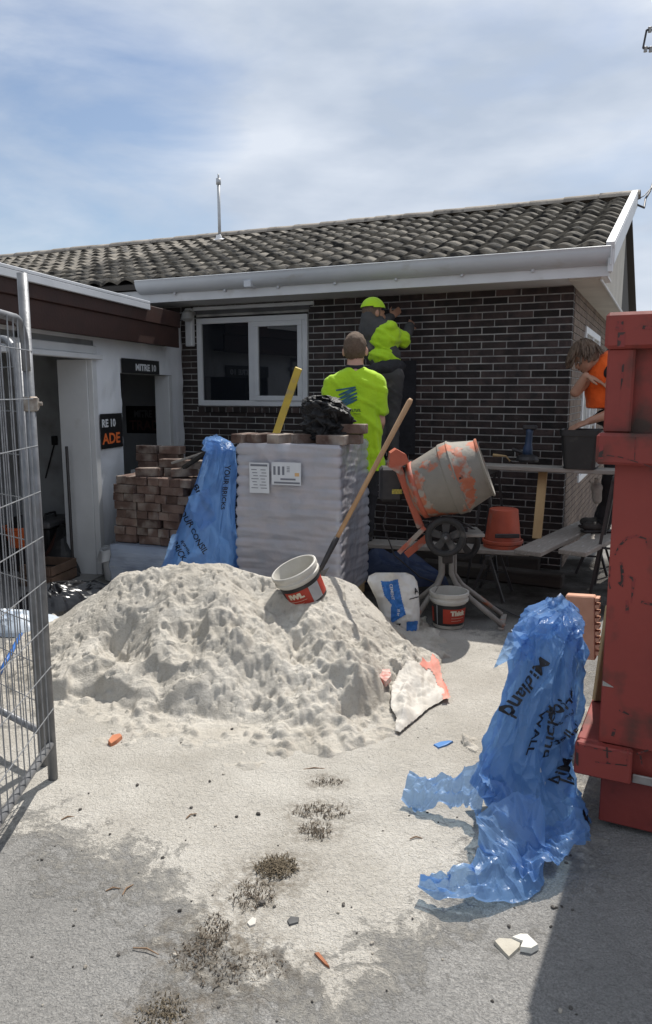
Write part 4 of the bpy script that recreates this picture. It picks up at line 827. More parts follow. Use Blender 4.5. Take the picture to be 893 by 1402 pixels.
def pail(name, label, loc, R=None, h=.27, r0=.112, r1=.132, face=-math.pi / 2, words=('ITHINK', ''), grey=False):
    t = thing(name, label, 'bucket', loc); zl0, zl1 = h * .10, h * .68; rf = lambda z_: r0 + (r1 - r0) * z_ / h
    b_ = MB().lathe([(0, .004), (r0 - .004, .0), (r0, .006), (rf(zl1), zl1), (rf(zl1) + .001, zl1 + .012), (r1 + .008, zl1 + .016), (r1 + .010, h * .80), (r1 + .003, h * .82), (r1 + .003, h * .88), (r1 + .012, h * .90), (r1 + .012, h - .004), (r1 + .006, h), (r1 - .002, h - .002), (r1 - .006, h * .8), (r0 - .006, .012), (0, .012)], 40)
    o = obj('pail_body', b_, M_PAIL, t); smooth_angle(o, 35)
    obj('label_band', arc_patch(rf(zl0), rf(zl1), zl0, zl1, face - 1.9, face + 1.9, n=40), M_LBLK, t, smooth=True)
    rp = obj('label_panel', arc_patch(rf(h * .17), rf(h * .58), h * .17, h * .58, face + (-.75 if not grey else -.95), face + (.85 if not grey else .35), .0024), M_LRED, t, smooth=True)
    if grey:
        obj('label_panel', arc_patch(rf(h * .17), rf(h * .58), h * .17, h * .58, face + .36, face + .95, .0024), M_LGREY, t, smooth=True); obj('label_panel', arc_patch(rf(h * .17), rf(h * .58), h * .17, h * .58, face + .96, face + 1.6, .0024), M_LRED, t, smooth=True)
    else:
        obj('label_panel', arc_patch(rf(h * .17), rf(h * .58), h * .17, h * .58, face - 1.75, face - 1.45, .0024), M_LRED, t, smooth=True)
        obj('label_stripe', arc_patch(rf(h * .1), rf(h * .66), h * .1, h * .66, face - 1.18, face - 1.12, .0026), M_LGREY, t)
    ac = face + (.15 if not grey else -.35)
    arc_text(t, words[0], rf, h * .46, ac, h * .17, mat('cream_print', (.62, .55, .42), rough=.6), r1 * .95 if not grey else r1 * .75, .004, .004)
    for k in range(2): obj('printed_line', arc_patch(rf(h * .3), rf(h * .31), h * (.32 - .07 * k), h * (.328 - .07 * k), ac - .4, ac + (.45 - .2 * k), .004), MATS['cream_print'], t)
    hd = MB().tube([((r1 + .012) * math.cos(a), (r1 + .012) * math.sin(a), h * .84 - .10 * math.sin((a - .3) / 2.54 * math.pi) * 0 ) for a in np.linspace(.3, 2.84, 14)], .003, 6); obj('wire_handle', hd, M_WIRE, t, smooth=True)
    if R is not None: t.rotation_mode = 'QUATERNION'; t.rotation_quaternion = R
    return t
gb_ = at_z(614, 856); pail('paint_pail', 'white pail with black and red label standing under the mixer', (gb_.x, gb_.y, .0), h=.265, face=-math.pi / 2 + .25, words=('Thick', ''))
bc = at_y(425, 824, 4.62); upv = Vector((-.40, -.17, .90)).normalized(); xx = Vector((1, 0, 0)); xx = (xx - upv * xx.dot(upv)).normalized(); yy = upv.cross(xx); Rq = Matrix((xx, yy, upv)).transposed().to_quaternion()
pail('paint_pail', 'tipped white pail with red label half sunk in the sand heap', bc, Rq, h=.262, r0=.122, r1=.14, face=-math.pi / 2 + .05, words=('IWL', ''), grey=True)
# ================================================================ helpers for sheets
def worley(p, pts):
    d = np.sort(((p[:, None, :] - pts[None, :, :]) ** 2).sum(2), axis=1)[:, :2] ** .5; return d[:, 1] - d[:, 0], d[:, 0]
def in_poly(x, y, poly):
    c = np.zeros(len(x), bool); n = len(poly)
    for i in range(n):
        x0, y0 = poly[i]; x1, y1 = poly[(i + 1) % n]; k = ((y0 > y) != (y1 > y)) & (x < (x1 - x0) * (y - y0) / ((y1 - y0) if y1 != y0 else 1e-9) + x0); c ^= k
    return c
def cells(poly, fn, step):
    # fine quads over a polygon in (a, b), carried on to a surface by fn(a, b) -> (n,3)
    P = np.array(poly); lo = P.min(0); hi = P.max(0); na = max(2, int((hi[0] - lo[0]) / step)); nb_ = max(2, int((hi[1] - lo[1]) / step))
    A, B = np.meshgrid(np.linspace(lo[0], hi[0], na + 1), np.linspace(lo[1], hi[1], nb_ + 1)); V = fn(A.ravel(), B.ravel()); ca = (A[:-1, :-1] + A[1:, 1:]) / 2; cb = (B[:-1, :-1] + B[1:, 1:]) / 2; ok = in_poly(ca.ravel(), cb.ravel(), poly).reshape(ca.shape)
    mb = MB(); used = {}; w_ = na + 1
    for j in range(nb_):
        for i in range(na):
            if ok[j, i]:
                q = []
                for k in (j * w_ + i, j * w_ + i + 1, (j + 1) * w_ + i + 1, (j + 1) * w_ + i):
                    if k not in used: used[k] = len(mb.v); mb.v.append(tuple(V[k]))
                    q.append(used[k])
                mb.f.append(tuple(q)); mb.mi.append(0)
    return mb
def film(name, col, tcol, trans=.4, clear=.15, rough=.25):
    m = bpy.data.materials.new(name); m.use_nodes = True; t = m.node_tree; b = t.nodes['Principled BSDF']; N = t.nodes.new; l = t.links.new; out = t.nodes['Material Output']
    b.inputs['Base Color'].default_value = (*col, 1); b.inputs['Roughness'].default_value = rough; b.inputs['Specular IOR Level'].default_value = .6
    co = N('ShaderNodeTexCoord'); nz = N('ShaderNodeTexNoise'); nz.inputs['Scale'].default_value = 7; nz.inputs['Detail'].default_value = 5; l(co.outputs['Object'], nz.inputs['Vector'])
    mc = N('ShaderNodeMix'); mc.data_type = 'RGBA'; mc.inputs[6].default_value = (*col, 1); mc.inputs[7].default_value = (min(1, col[0] * 1.8 + .03), min(1, col[1] * 1.4), min(1, col[2] * 1.15), 1); l(nz.outputs['Fac'], mc.inputs[0]); l(mc.outputs[2], b.inputs['Base Color'])
    n2 = N('ShaderNodeTexNoise'); n2.inputs['Scale'].default_value = 26; n2.inputs['Detail'].default_value = 3; l(co.outputs['Object'], n2.inputs['Vector']); vr = N('ShaderNodeTexVoronoi'); vr.feature = 'F1'; vr.inputs['Scale'].default_value = 10; va = N('ShaderNodeVectorMath'); va.operation = 'MULTIPLY_ADD'; l(n2.outputs['Color'], va.inputs[0]); va.inputs[1].default_value = (.05, .05, .05); l(co.outputs['Object'], va.inputs[2]); l(va.outputs[0], vr.inputs['Vector']); bp = N('ShaderNodeBump'); bp.inputs['Strength'].default_value = .45; bp.inputs['Distance'].default_value = .025; l(vr.outputs['Distance'], bp.inputs['Height']); l(bp.outputs[0], b.inputs['Normal'])
    tr_ = N('ShaderNodeBsdfTranslucent'); tr_.inputs['Color'].default_value = (*tcol, 1); m1 = N('ShaderNodeMixShader'); m1.inputs[0].default_value = trans; l(b.outputs[0], m1.inputs[1]); l(tr_.outputs[0], m1.inputs[2])
    tp = N('ShaderNodeBsdfTransparent'); tp.inputs['Color'].default_value = (*[min(1, c * 1.1 + .25) for c in tcol], 1); m2 = N('ShaderNodeMixShader'); m2.inputs[0].default_value = clear; l(m1.outputs[0], m2.inputs[1]); l(tp.outputs[0], m2.inputs[2]); l(m2.outputs[0], out.inputs['Surface']); MATS[name] = m; return m
M_BLUE = film('blue_film', (.10, .24, .50), (.29, .49, .82), .40, .31, .34); M_BLUEI = mat('black_film_print', (.010, .011, .016), rough=.4)
class Drape:
    # a standing bag of film: rows (py, left px, right px, distance), with pleats and creases
    def __init__(s, rows, depth, seed, pleat=.09, k=9, crease=.014, zbot=0.0):
        s.rows = rows; s.depth = depth; s.k = k; s.pl = pleat; s.cr = crease; s.seed = seed; rg = np.random.default_rng(seed); s.pts = rg.uniform(0, 1, (240, 2)) * np.array([6.3, 3.0]); s.pts2 = rg.uniform(0, 1, (60, 2)) * np.array([6.3, 3.0])
        py = np.array([r[0] for r in rows], float); s.py = py; s.L = np.array([r[1] for r in rows], float); s.R = np.array([r[2] for r in rows], float); s.Y = np.array([r[3] for r in rows], float)
    def row(s, v):
        t = v * (len(s.rows) - 1); i = np.arange(len(s.rows)); py, L_, R_, Y = (np.interp(t, i, q) for q in (s.py, s.L, s.R, s.Y)); x0 = []; return py, L_, R_, Y
    def P(s, th, v, off=0.0):
        py, L_, R_, Y = s.row(v); yy = (py - CY) / F; c, sn = math.cos(PITCH), math.sin(PITCH); dy = c - yy * sn; dz = -sn - yy * c; k = Y / dy; z = HC + dz * k
        xl = (L_ - CX) / F * k; xr = (R_ - CX) / F * k; cx = (xl + xr) / 2; a = (xr - xl) / 2
        q = np.stack([th, v * 3.0, th * 0], 1); ph = .9 * vnoise(np.stack([v * 2.6, v * 0 + s.seed, v * 0], 1), 3); tri = np.abs(((th / (2 * math.pi) * s.k + ph + .5 * vnoise(q * 1.3, 7)) % 1) - .5) * 2
        amp = s.pl * (1 + .6 * vnoise(q, 9)); f21, f1 = worley(np.stack([th, v * 3.0], 1), s.pts); g21, g1 = worley(np.stack([th, v * 3.0], 1), s.pts2); cr_ = .7 * s.cr * (1 - np.clip(f21 / .16, 0, 1)) ** 1.3 - s.cr * 1.2 * f1 + s.cr * (1 - np.clip(g21 / .30, 0, 1)) ** 1.5 - s.cr * .9 * g1
        rr = 1 - amp * tri; b = s.depth * (1 + .25 * vnoise(np.stack([v * 3, v * 0, v * 0 + s.seed], 1), 5)); return np.stack([cx + (a * rr + cr_ + off) * np.cos(th), Y + (b * rr * (.75 + .25 * np.minimum(1, a / .12)) + cr_ + off) * np.sin(th), z], 1)
    def build(s, name, m_, parent, inv_, n=200, nv=150, open_=0.0):
        def fn(U, V): return s.P(U * 2 * math.pi, V)
        mb = grid(n, nv, fn); mb.v = [tuple(inv_(p)) for p in mb.v]; return obj(name, mb, m_, parent)
    def onto(s, px, py, off=.008):
        # image-side picking of a place on the front of the bag
        v = np.interp(py, s.py, np.arange(len(s.rows))) / (len(s.rows) - 1) if s.py[-1] > s.py[0] else None
        _, L_, R_, Y = s.row(v); c = np.clip((px - (L_ + R_) / 2) / ((R_ - L_) / 2), -.97, .97); th = -np.arccos(c); return s.P(th % (2 * math.pi), v, off)
    def text(s, body, px, py, ang, size, parent, inv_, width=None, bold=.004, flip=False, off=.010):
        me = text_mesh(body, 1.0, .02); co = np.empty(len(me.vertices) * 3); me.vertices.foreach_get('co', co); co = co.reshape(-1, 3); co[:, :2] *= size
        if width: co[:, 0] *= width / np.ptp(co[:, 0])
        if flip: co[:, 0] *= -1
        a = math.radians(ang); X = px + co[:, 0] * math.cos(a) + co[:, 1] * math.sin(a); Yp = py + co[:, 0] * math.sin(a) - co[:, 1] * math.cos(a); P = s.onto(X, Yp, off); me.vertices.foreach_set('co', np.array([tuple(inv_(p)) for p in P]).ravel()); me.update(); return obj('lettering', me, M_BLUEI, parent)
def ribbon(path, widths, name, m_, parent, inv_, seed, lift=.03, n=70, nw=14, fold=.035, tilt=0.0):
    P = [Vector(p) for p in path]; k = len(P); rg = np.random.default_rng(seed); pts = rg.uniform(0, 1, (34, 2)) * np.array([4.0, 1.0])
    def fn(U, V):
        t = U * (k - 1); i = np.arange(k); c = np.stack([np.interp(t, i, [p[q] for p in P]) for q in range(3)], 1); wv = np.interp(t, i, widths); tg = np.gradient(np.array([[np.interp(x, i, [p[q] for p in P]) for q in range(2)] for x in np.linspace(0, k - 1, n)]), axis=0); tx = np.interp(U, np.linspace(0, 1, n), tg[:, 0]); ty = np.interp(U, np.linspace(0, 1, n), tg[:, 1]); ln = np.hypot(tx, ty) + 1e-9
        nx_, ny_ = -ty / ln, tx / ln; s_ = (V - .5) * 2; wob = .25 * vnoise(np.stack([U * 7, V * 0 + seed, V * 0], 1), 2); f21, f1 = worley(np.stack([U * 4, V], 1), pts); zz = lift * (.5 + .5 * vnoise(np.stack([U * 5, V * 2.2 + seed, V * 0], 1), 4)) + fold * np.abs(((V * 2.4 + .8 * vnoise(np.stack([U * 4, V * 0, V * 0 + seed], 1), 6)) % 1) - .5) + .03 * f1 + .016 * (1 - np.clip(f21 / .16, 0, 1))
        x = c[:, 0] + nx_ * wv * (s_ + wob); y = c[:, 1] + ny_ * wv * (s_ + wob); return np.stack([x, y, np.maximum(c[:, 2] + zz + tilt * s_ * wv, .006)], 1)
    mb = grid(n, nw, fn); mb.v = [tuple(inv_(p)) for p in mb.v]; return obj(name, mb, m_, parent)
def flap(poly, Y, bend, name, m_, parent, inv_, seed, step=1.0):
    rg = np.random.default_rng(seed); pts = rg.uniform(0, 60, (14, 2)) + np.array(poly).min(0)
    def fn(A, B):
        f21, f1 = worley(np.stack([A, B], 1), pts); yy = Y + bend * (A - poly[0][0]) / 60 + .0022 * f1 + .012 * np.sin((A + B) * .12 + seed); return np.array([tuple(inv_(at_y(a, b, y))) for a, b, y in zip(A, B, yy)])
    return obj(name, cells(poly, fn, step), m_, parent)
M_PFILM = film('clear_stretch_film', (.50, .57, .67), (.56, .63, .74), .30, .26, .15)
obj('wrap', PALWRAP, M_PFILM, pal, smooth=True)
M_PAVE = mat('grey_paver', (.11, .13, .165), (.20, .225, .26), 3, .85, .3, 30, rnd=.3)
for r in range(nl):
    z0_ = .107 + (ZP - .107) * r / nl; z1_ = .107 + (ZP - .107) * (r + 1) / nl - .006; ncl = 4
    for c_i in range(ncl): x0_ = -PW + .02 + c_i * (PW - .04) / ncl; obj('paver', MB().box(x0_ + .003, x0_ + (PW - .04) / ncl - .003, .02, PD - .02, z0_, z1_, .006), M_PAVE, pal)
jkt = thing('black_jacket', 'crumpled black jacket dumped on bricks on the wrapped pallet', 'jacket', jw); ji = inv(jkt)
dj = Drape(jk_rows, .15, 5, .30, 5, .040); oj = dj.build('jacket_cloth', M_NYL, jkt, ji, 130, 70); smooth_angle(oj, 70)
for pts in ([(420, 556), (434, 549), (448, 552), (458, 565), (462, 578)], [(440, 562), (452, 558), (468, 560), (480, 572), (484, 590)], [(424, 580), (436, 572), (444, 583), (440, 596)]):
    P_ = [dj.onto(np.array([float(px)]), np.array([float(py)]), .006)[0] for px, py in pts]; obj('strap', MB().tube([ji(p) for p in P_], .011, 8), M_NYL, jkt, smooth=True)
# ================================================================ blue plastic by the skip
wb0 = at_z(750, 1150); wrp = thing('blue_plastic_wrap', 'torn blue plastic wrap slumped beside the red skip with trailing strips', 'plastic wrap', (wb0.x, wb0.y + .1, 0)); wi = inv(wrp); yb = wb0.y + .08
rows_ = [(828, 745, 782, 3.0), (842, 722, 792, 2.98), (862, 708, 797, 2.97), (900, 706, 799, 2.95), (950, 690, 798, 2.92), (1000, 674, 790, 2.90), (1040, 658, 786, 2.88), (1078, 648, 792, 2.86), (1105, 668, 802, yb + .06), (1130, 688, 810, yb + .03), (1152, 700, 806, yb)]
dr = Drape(rows_, .12, 3, .26, 7, .024); dr.build('wrap_body', M_BLUE, wrp, wi)
for tx in (('Midland', 712, 928, 118, 17, 95, 0), ('bricks', 742, 985, 97, 17, 70, 1), ('Brick', 757, 945, -38, 20, 52, 1), ('pallet', 764, 985, -42, 14, 40, 1), ('WALL', 722, 985, 108, 12, 60, 0), ('Mid', 762, 1040, -65, 20, 34, 1), ('land', 776, 1042, -60, 18, 34, 0), ('handle with care', 758, 965, -36, 5, 34, 0), ('AA', 798, 1110, 50, 18, 22, 0)): dr.text(tx[0], tx[1], tx[2], tx[3], tx[4], wrp, wi, tx[5], flip=bool(tx[6]))
for k, (pl, Y, bd) in enumerate((([(742, 845), (752, 818), (758, 822), (768, 812), (782, 826), (794, 850), (770, 862)], 3.0, .05), ([(676, 915), (690, 882), (696, 866), (722, 864), (726, 880), (720, 905), (700, 902)], 2.9, -.04), ([(718, 862), (724, 846), (748, 838), (775, 836), (780, 850), (752, 878), (726, 872)], 2.86, .03), ([(700, 862), (722, 868), (732, 886), (735, 915), (716, 890)], 2.84, .02), ([(758, 860), (782, 848), (798, 870), (802, 905), (790, 900), (775, 880)], 2.84, .02))): flap(pl, Y, bd, 'torn_flap', M_BLUE, wrp, wi, k + 2)
g = lambda px, py, z=.0: at_z(px, py, z)
ribbon([g(668, 1080, .14), g(640, 1092, .08), g(612, 1098, .05), g(580, 1096, .03), g(554, 1092, .02)], [.10, .06, .05, .06, .045], 'trailing_strip', M_BLUE, wrp, wi, 5, .035, tilt=-.9)
ribbon([g(735, 1105, .20), g(716, 1140, .12), g(706, 1175, .06), g(694, 1205, .03), g(660, 1228, .02), g(615, 1234, .02), g(574, 1222, .02)], [.03, .10, .13, .10, .06, .045, .025], 'trailing_strip', M_BLUE, wrp, wi, 8, .035, 100, 22, tilt=-.6)
ribbon([g(790, 1140, .06), g(765, 1160, .05), g(735, 1180, .05), g(712, 1205, .03)], [.03, .10, .10, .05], 'trailing_strip', M_BLUE, wrp, wi, 12, .05, 80, 22)
ribbon([g(655, 1070, .2), g(672, 1095, .12), g(700, 1125, .08), g(735, 1150, .05)], [.02, .07, .08, .03], 'trailing_strip', M_BLUE, wrp, wi, 15, .05, 70, 20)
# pale sack inside
isk = Drape([(r[0] + 6, r[1] + 14, r[2] - 14, r[3]) for r in rows_[1:]], .085, 9, .06, 5, .01); isk.build('inner_sack', mat('grey_inner_sack', (.50, .51, .52), (.60, .58, .54), 6, .7, .2, 20), wrp, wi, 60, 40)
# ================================================================ blue plastic over the brick stack
w2b = at_y(275, 790, 5.9); wr2 = thing('blue_plastic_wrap', 'blue plastic wrap hanging over the used brick stack', 'plastic wrap', (w2b.x, 5.9, 0)); w2 = inv(wr2)
rows2 = [(598, 284, 300, 6.0), (606, 278, 318, 6.0), (616, 284, 324, 5.96), (640, 276, 325, 5.93), (680, 260, 324, 5.90), (720, 246, 325, 5.88), (750, 234, 328, 5.87), (775, 222, 331, 5.86), (800, 214, 333, 5.85), (835, 210, 335, 5.85)]
d2_ = Drape(rows2, .13, 21, .10, 6, .012); d2_.build('wrap_body', M_BLUE, wr2, w2, 130, 90)
for tx in (('Bricadim', 283, 682, 56, 11, 46), ('YOUR CONSIL', 268, 722, 58, 11, 70), ('YOUR BRICKS', 311, 665, 95, 8, 60), ('BRICK', 250, 750, 60, 10, 26), ('fragile', 258, 745, 58, 6, 20)): d2_.text(tx[0], tx[1], tx[2], tx[3], tx[4], wr2, w2, tx[5])
for k, (pl, Y, bd) in enumerate((([(276, 616), (284, 600), (297, 594), (303, 600), (302, 612), (325, 612), (318, 620), (290, 622)], 5.86, .02), ([(258, 680), (285, 668), (296, 712), (274, 728), (262, 700)], 5.70, .02), ([(222, 778), (235, 732), (244, 730), (236, 770), (226, 800)], 5.72, .02))): flap(pl, Y, bd, 'torn_flap', M_BLUE, wr2, w2, k + 30, 1.0)
sl2 = obj('loose_timber', MB().bar(at_y(236, 634, 6.35), at_y(330, 604, 6.2), .05, .02, c=.003), M_WOOD); tag(sl2, 'thin pale timber slat lying across the used brick stack', 'timber slat')
rb = obj('timber_offcut', MB().bar(at_y(252, 640, 6.3), at_y(296, 611, 6.1), .05, .03, c=.004), mat('dark_slat_wood', (.05, .045, .04), (.03, .028, .025), 10, .8)); tag(rb, 'short black offcut lying beside the timber slat', 'timber offcut')
# ================================================================ cement mixer
MY = 5.5; mo = at_z(610, 850); mo = Vector((at_y(610, 735, MY).x, MY, 0)); mx_ = thing('cement_mixer', 'electric cement mixer with scuffed grey drum and orange frame', 'cement mixer', mo); mi_ = inv(mx_)
M_DRUM = mat('cement_caked_drum', (.27, .25, .215), (.20, .185, .16), 4, .7, .35, 30, metal=.15, dirt=(.40, .13, .07), dscale=4.2, dlo=.57, dhi=.61)
M_DRUMO = mat('scuffed_orange_steel', (.46, .12, .07), (.36, .085, .05), 6, .6, .2, 40, dirt=(.30, .26, .22), dscale=6, dlo=.54, dhi=.64); M_TYRE = mat('rubber', (.022, .022, .023), (.035, .034, .034), 14, .7, .2, 60, dirt=(.12, .11, .10), dscale=8, dlo=.6, dhi=.8)
M_LEGG = mat('cement_splashed_tube', (.30, .28, .255), (.22, .20, .18), 9, .75, .3, 60, dirt=(.40, .15, .08), dscale=7, dlo=.62, dhi=.68)
ax = Vector((.915, -.19, .355)).normalized(); bx_ = ax.cross(Vector((0, 0, 1))).normalized(); by_ = ax.cross(bx_); DR = Matrix((bx_, -by_, ax)).transposed(); dc = mi_(at_y(617, 656, MY))
dp_ = [(0, -.31), (.13, -.305), (.185, -.29), (.208, -.262), (.212, -.245), (.262, -.02), (.270, -.012), (.272, .0), (.272, .055), (.268, .066), (.255, .09), (.212, .245), (.220, .252), (.222, .264), (.212, .268), (.203, .258), (.202, .24), (.25, .08), (.255, 0), (.2, -.24), (0, -.28)]
dm = MB().lathe(dp_, 56, R=DR, t=dc); do = obj('drum', dm, M_DRUM, mx_); smooth_angle(do, 32)
obj('drum_ring', MB().lathe([(.209, -.268), (.2135, -.27), (.222, -.232), (.2165, -.23)], 56, R=DR, t=dc), M_DRUMO, do, smooth=True); obj('drum_seam', MB().lathe([(.2685, .064), (.275, .062), (.276, .052), (.2725, .05)], 56, R=DR, t=dc), M_DRUM, do, smooth=True)
def patchd(name, a0, a1, t0, t1, seed, m_):
    prof = lambda t: np.interp(t, [-.245, -.02, .0, .055, .09, .245], [.212, .262, .272, .272, .255, .212])
    rg = np.random.default_rng(seed); n = 14; ang = np.linspace(0, 2 * math.pi, n, endpoint=False); rr = rg.uniform(.45, 1.05, n); poly = [((a0 + a1) / 2 + (a1 - a0) / 2 * r * math.cos(a), (t0 + t1) / 2 + (t1 - t0) / 2 * r * math.sin(a)) for a, r in zip(ang, rr)]
    def fn(A, B):
        r = prof(B) + .0016; return np.array([tuple(dc + DR @ Vector((q * math.cos(a), q * math.sin(a), b))) for a, b, q in zip(A, B, r)])
    obj(name, cells(poly, fn, .012), m_, do)
# front of the drum faces the camera: find that angle
fa = math.atan2((DR.transposed() @ Vector((0, -1, 0))).y, (DR.transposed() @ Vector((0, -1, 0))).x)
M_DO2 = mat('orange_drum_paint', (.42, .14, .075), (.36, .11, .06), 12, .55, .1, 40, dirt=(.3, .27, .23), dscale=14, dlo=.5, dhi=.62)
sgn = 1 if (DR @ Vector((math.cos(fa + .3), math.sin(fa + .3), 0))).z > 0 else -1
for k, (da, t, wa, wt_) in enumerate(((.75, .12, .45, .05), (.45, .10, .35, .07), (.15, .11, .35, .08), (-.15, .12, .3, .06), (-.5, .11, .4, .05), (-.8, .08, .35, .05), (.5, -.20, .5, .05), (-.3, -.21, .6, .05), (-.9, -.20, .5, .06), (.9, -.12, .2, .05))): patchd('orange_paint_patch', fa + sgn * da - wa, fa + sgn * da + wa, t - wt_, t + wt_, 40 + k, M_DO2)
patchd('dark_dent', fa + sgn * .12 - .07, fa + sgn * .12 + .07, .075, .115, 77, M_STEEL)
for k in range(2):
    a = fa + 1 + k * 3.1; obj('mixing_blade', MB().add([tuple(dc + DR @ Vector((r * math.cos(a + w_), r * math.sin(a + w_), t))) for r, w_, t in ((.20, 0, .20), (.12, .1, .18), (.12, .5, -.1), (.23, .5, -.1))], [(0, 1, 2, 3)]), M_DRUM, do)
# yoke arm with cover
def mpt(px, py, Y): return mi_(at_y(px, py, Y))
arm = MB(); 
arm.bar(mpt(538, 620, MY), mpt(576, 722, MY), .055, .075, up=(0, -1, 0), c=.008); obj('yoke_arm', arm, M_DRUMO, mx_)
cov = MB(); a0 = mpt(545, 628, MY); 
cov.prism([(-.075, -.055), (-.062, .045), (-.02, .075), (.052, .035), (.075, -.02), (.02, -.05), (.0, -.105)], -.075, .075, t=a0); obj('belt_cover', cov, M_DRUMO, mx_)
obj('tilt_lever', MB().bar(mpt(546, 757, MY - .1), mpt(582, 722, MY - .1), .034, .018, up=(0, -1, 0), c=.003), M_DRUMO, mx_); obj('frame_strut', MB().bar(mpt(556, 760, MY + .05), mpt(586, 735, MY + .05), .05, .02, up=(0, -1, 0)), M_DRUMO, mx_)
mt_ = obj('motor_housing', MB().box(-.085, .085, -.08, .10, -.13, .13, .02, t=mpt(535, 662, MY + .2)), M_STEEL, mx_); pz = mpt(545, 673, MY + .115); obj('warning_sticker', MB().box(-.045, .03, -.003, .0, -.018, .018, t=(pz.x, pz.y, pz.z)), mat('yellow_sticker', (.55, .45, .08), (.2, .18, .05), 60, .6), mt_)
# axle, wheels, tray
for k, (px, py, Y) in enumerate(((610, 735, MY - .13), (632, 742, MY + .30))):
    c_ = mpt(px, py, Y); RW = Matrix((Vector((1, -.08, 0)).normalized(), Vector((0, 0, 1)), Vector((-.08, -1, 0)).normalized())).transposed(); wlr = 27.8 * (MY - .13) / F * 1.02
    tyre = MB().lathe([(wlr * .72, -.022), (wlr * .94, -.026), (wlr, -.014), (wlr, .014), (wlr * .94, .026), (wlr * .72, .022), (wlr * .72, -.022)], 36, R=RW, t=c_); wo_ = obj('wheel', tyre, M_TYRE, mx_, smooth=True)
    rim = MB().lathe([(wlr * .70, -.018), (wlr * .73, -.018), (wlr * .73, .018), (wlr * .70, .018), (wlr * .66, 0), (wlr * .70, -.018)], 36, R=RW, t=c_).lathe([(0, -.028), (wlr * .2, -.024), (wlr * .22, .03), (wlr * .08, .036), (0, .036)], 16, R=RW, t=c_)
    for s5 in range(5):
        a = s5 * 2 * math.pi / 5 + .3; v0 = Vector((math.cos(a), math.sin(a), 0)); pr_ = Vector((-math.sin(a), math.cos(a), 0)); ww_ = wlr * .14
        rim.add([tuple(v0 * wlr * .18 + pr_ * ww_ + Vector((0, 0, .012))), tuple(v0 * wlr * .72 + pr_ * ww_ * 1.5 + Vector((0, 0, .012))), tuple(v0 * wlr * .72 - pr_ * ww_ * 1.5 + Vector((0, 0, .012))), tuple(v0 * wlr * .18 - pr_ * ww_ + Vector((0, 0, .012)))], [(3, 2, 1, 0)], RW, c_)
    obj('rim', rim, mat('black_wheel_plastic', (.03, .03, .031), (.05, .05, .05), 12, .5, dirt=(.16, .15, .14), dscale=12, dlo=.6, dhi=.8), wo_); obj('axle_cap', MB().lathe([(.012, .034), (.012, .042), (0, .044)], 10, R=RW, t=c_), M_GALV, wo_)
c0_, c1_ = mpt(610, 735, MY - .1), mpt(632, 742, MY + .30); obj('axle', MB().tube([c0_, c1_], .012, 8), M_STEEL, mx_)
obj('tray', MB().box(-.13, .10, -.10, .20, -.012, .012, .004, t=mpt(642, 730, MY)), M_LEGG, mx_); obj('tray_stay', MB().bar(mpt(625, 712, MY + .1), mpt(655, 728, MY + .1), .03, .012), M_STEEL, mx_)
obj('cradle', MB().bar(mpt(578, 720, MY), mpt(640, 726, MY), .05, .05, c=.006).bar(mpt(612, 730, MY), mpt(612, 770, MY), .10, .08, c=.01), M_STEEL, mx_)
fR = mi_(at_z(690, 861)); fR.z = .018; fR2 = fR + Vector((.05, .30, 0)); fL = mi_(at_z(562, 862)); fL.z = .018; fL2 = fL + Vector((.0, .42, 0))
for nm, pts in (('leg', [mpt(618, 752, MY - .02), mpt(618, 785, MY - .02), mpt(625, 800, MY - .02), mpt(645, 820, MY - .1), fR]), ('leg', [mpt(606, 752, MY - .02), mpt(606, 785, MY - .02), mpt(600, 800, MY - .02), mpt(585, 822, MY - .1), fL]), ('leg', [mpt(622, 752, MY + .06), mpt(622, 785, MY + .06), mpt(632, 800, MY + .06), fR2]), ('leg', [mpt(604, 752, MY + .06), mpt(604, 785, MY + .06), mpt(598, 800, MY + .06), fL2])): obj(nm, MB().tube(pts, .0195, 12), M_LEGG, mx_, smooth=True)
obj('foot_plate', MB().bar(fR + Vector((-.03, -.03, -.012)), fR2 + Vector((.03, .03, -.012)), .04, .012), M_LEGG, mx_); obj('foot_plate', MB().bar(fL + Vector((0, -.03, -.012)), fL2 + Vector((0, .03, -.012)), .04, .012), M_LEGG, mx_)
obj('power_cable', MB().tube([mpt(530, 690, MY + .2), mpt(525, 720, MY + .22), mpt(540, 760, MY + .2), mpt(575, 790, MY + .25), mi_(at_z(640, 815)) + Vector((0, 0, .01)), mi_(at_z(720, 850)) + Vector((0, 0, .01))], .006, 6), M_STEEL, mx_, smooth=True)
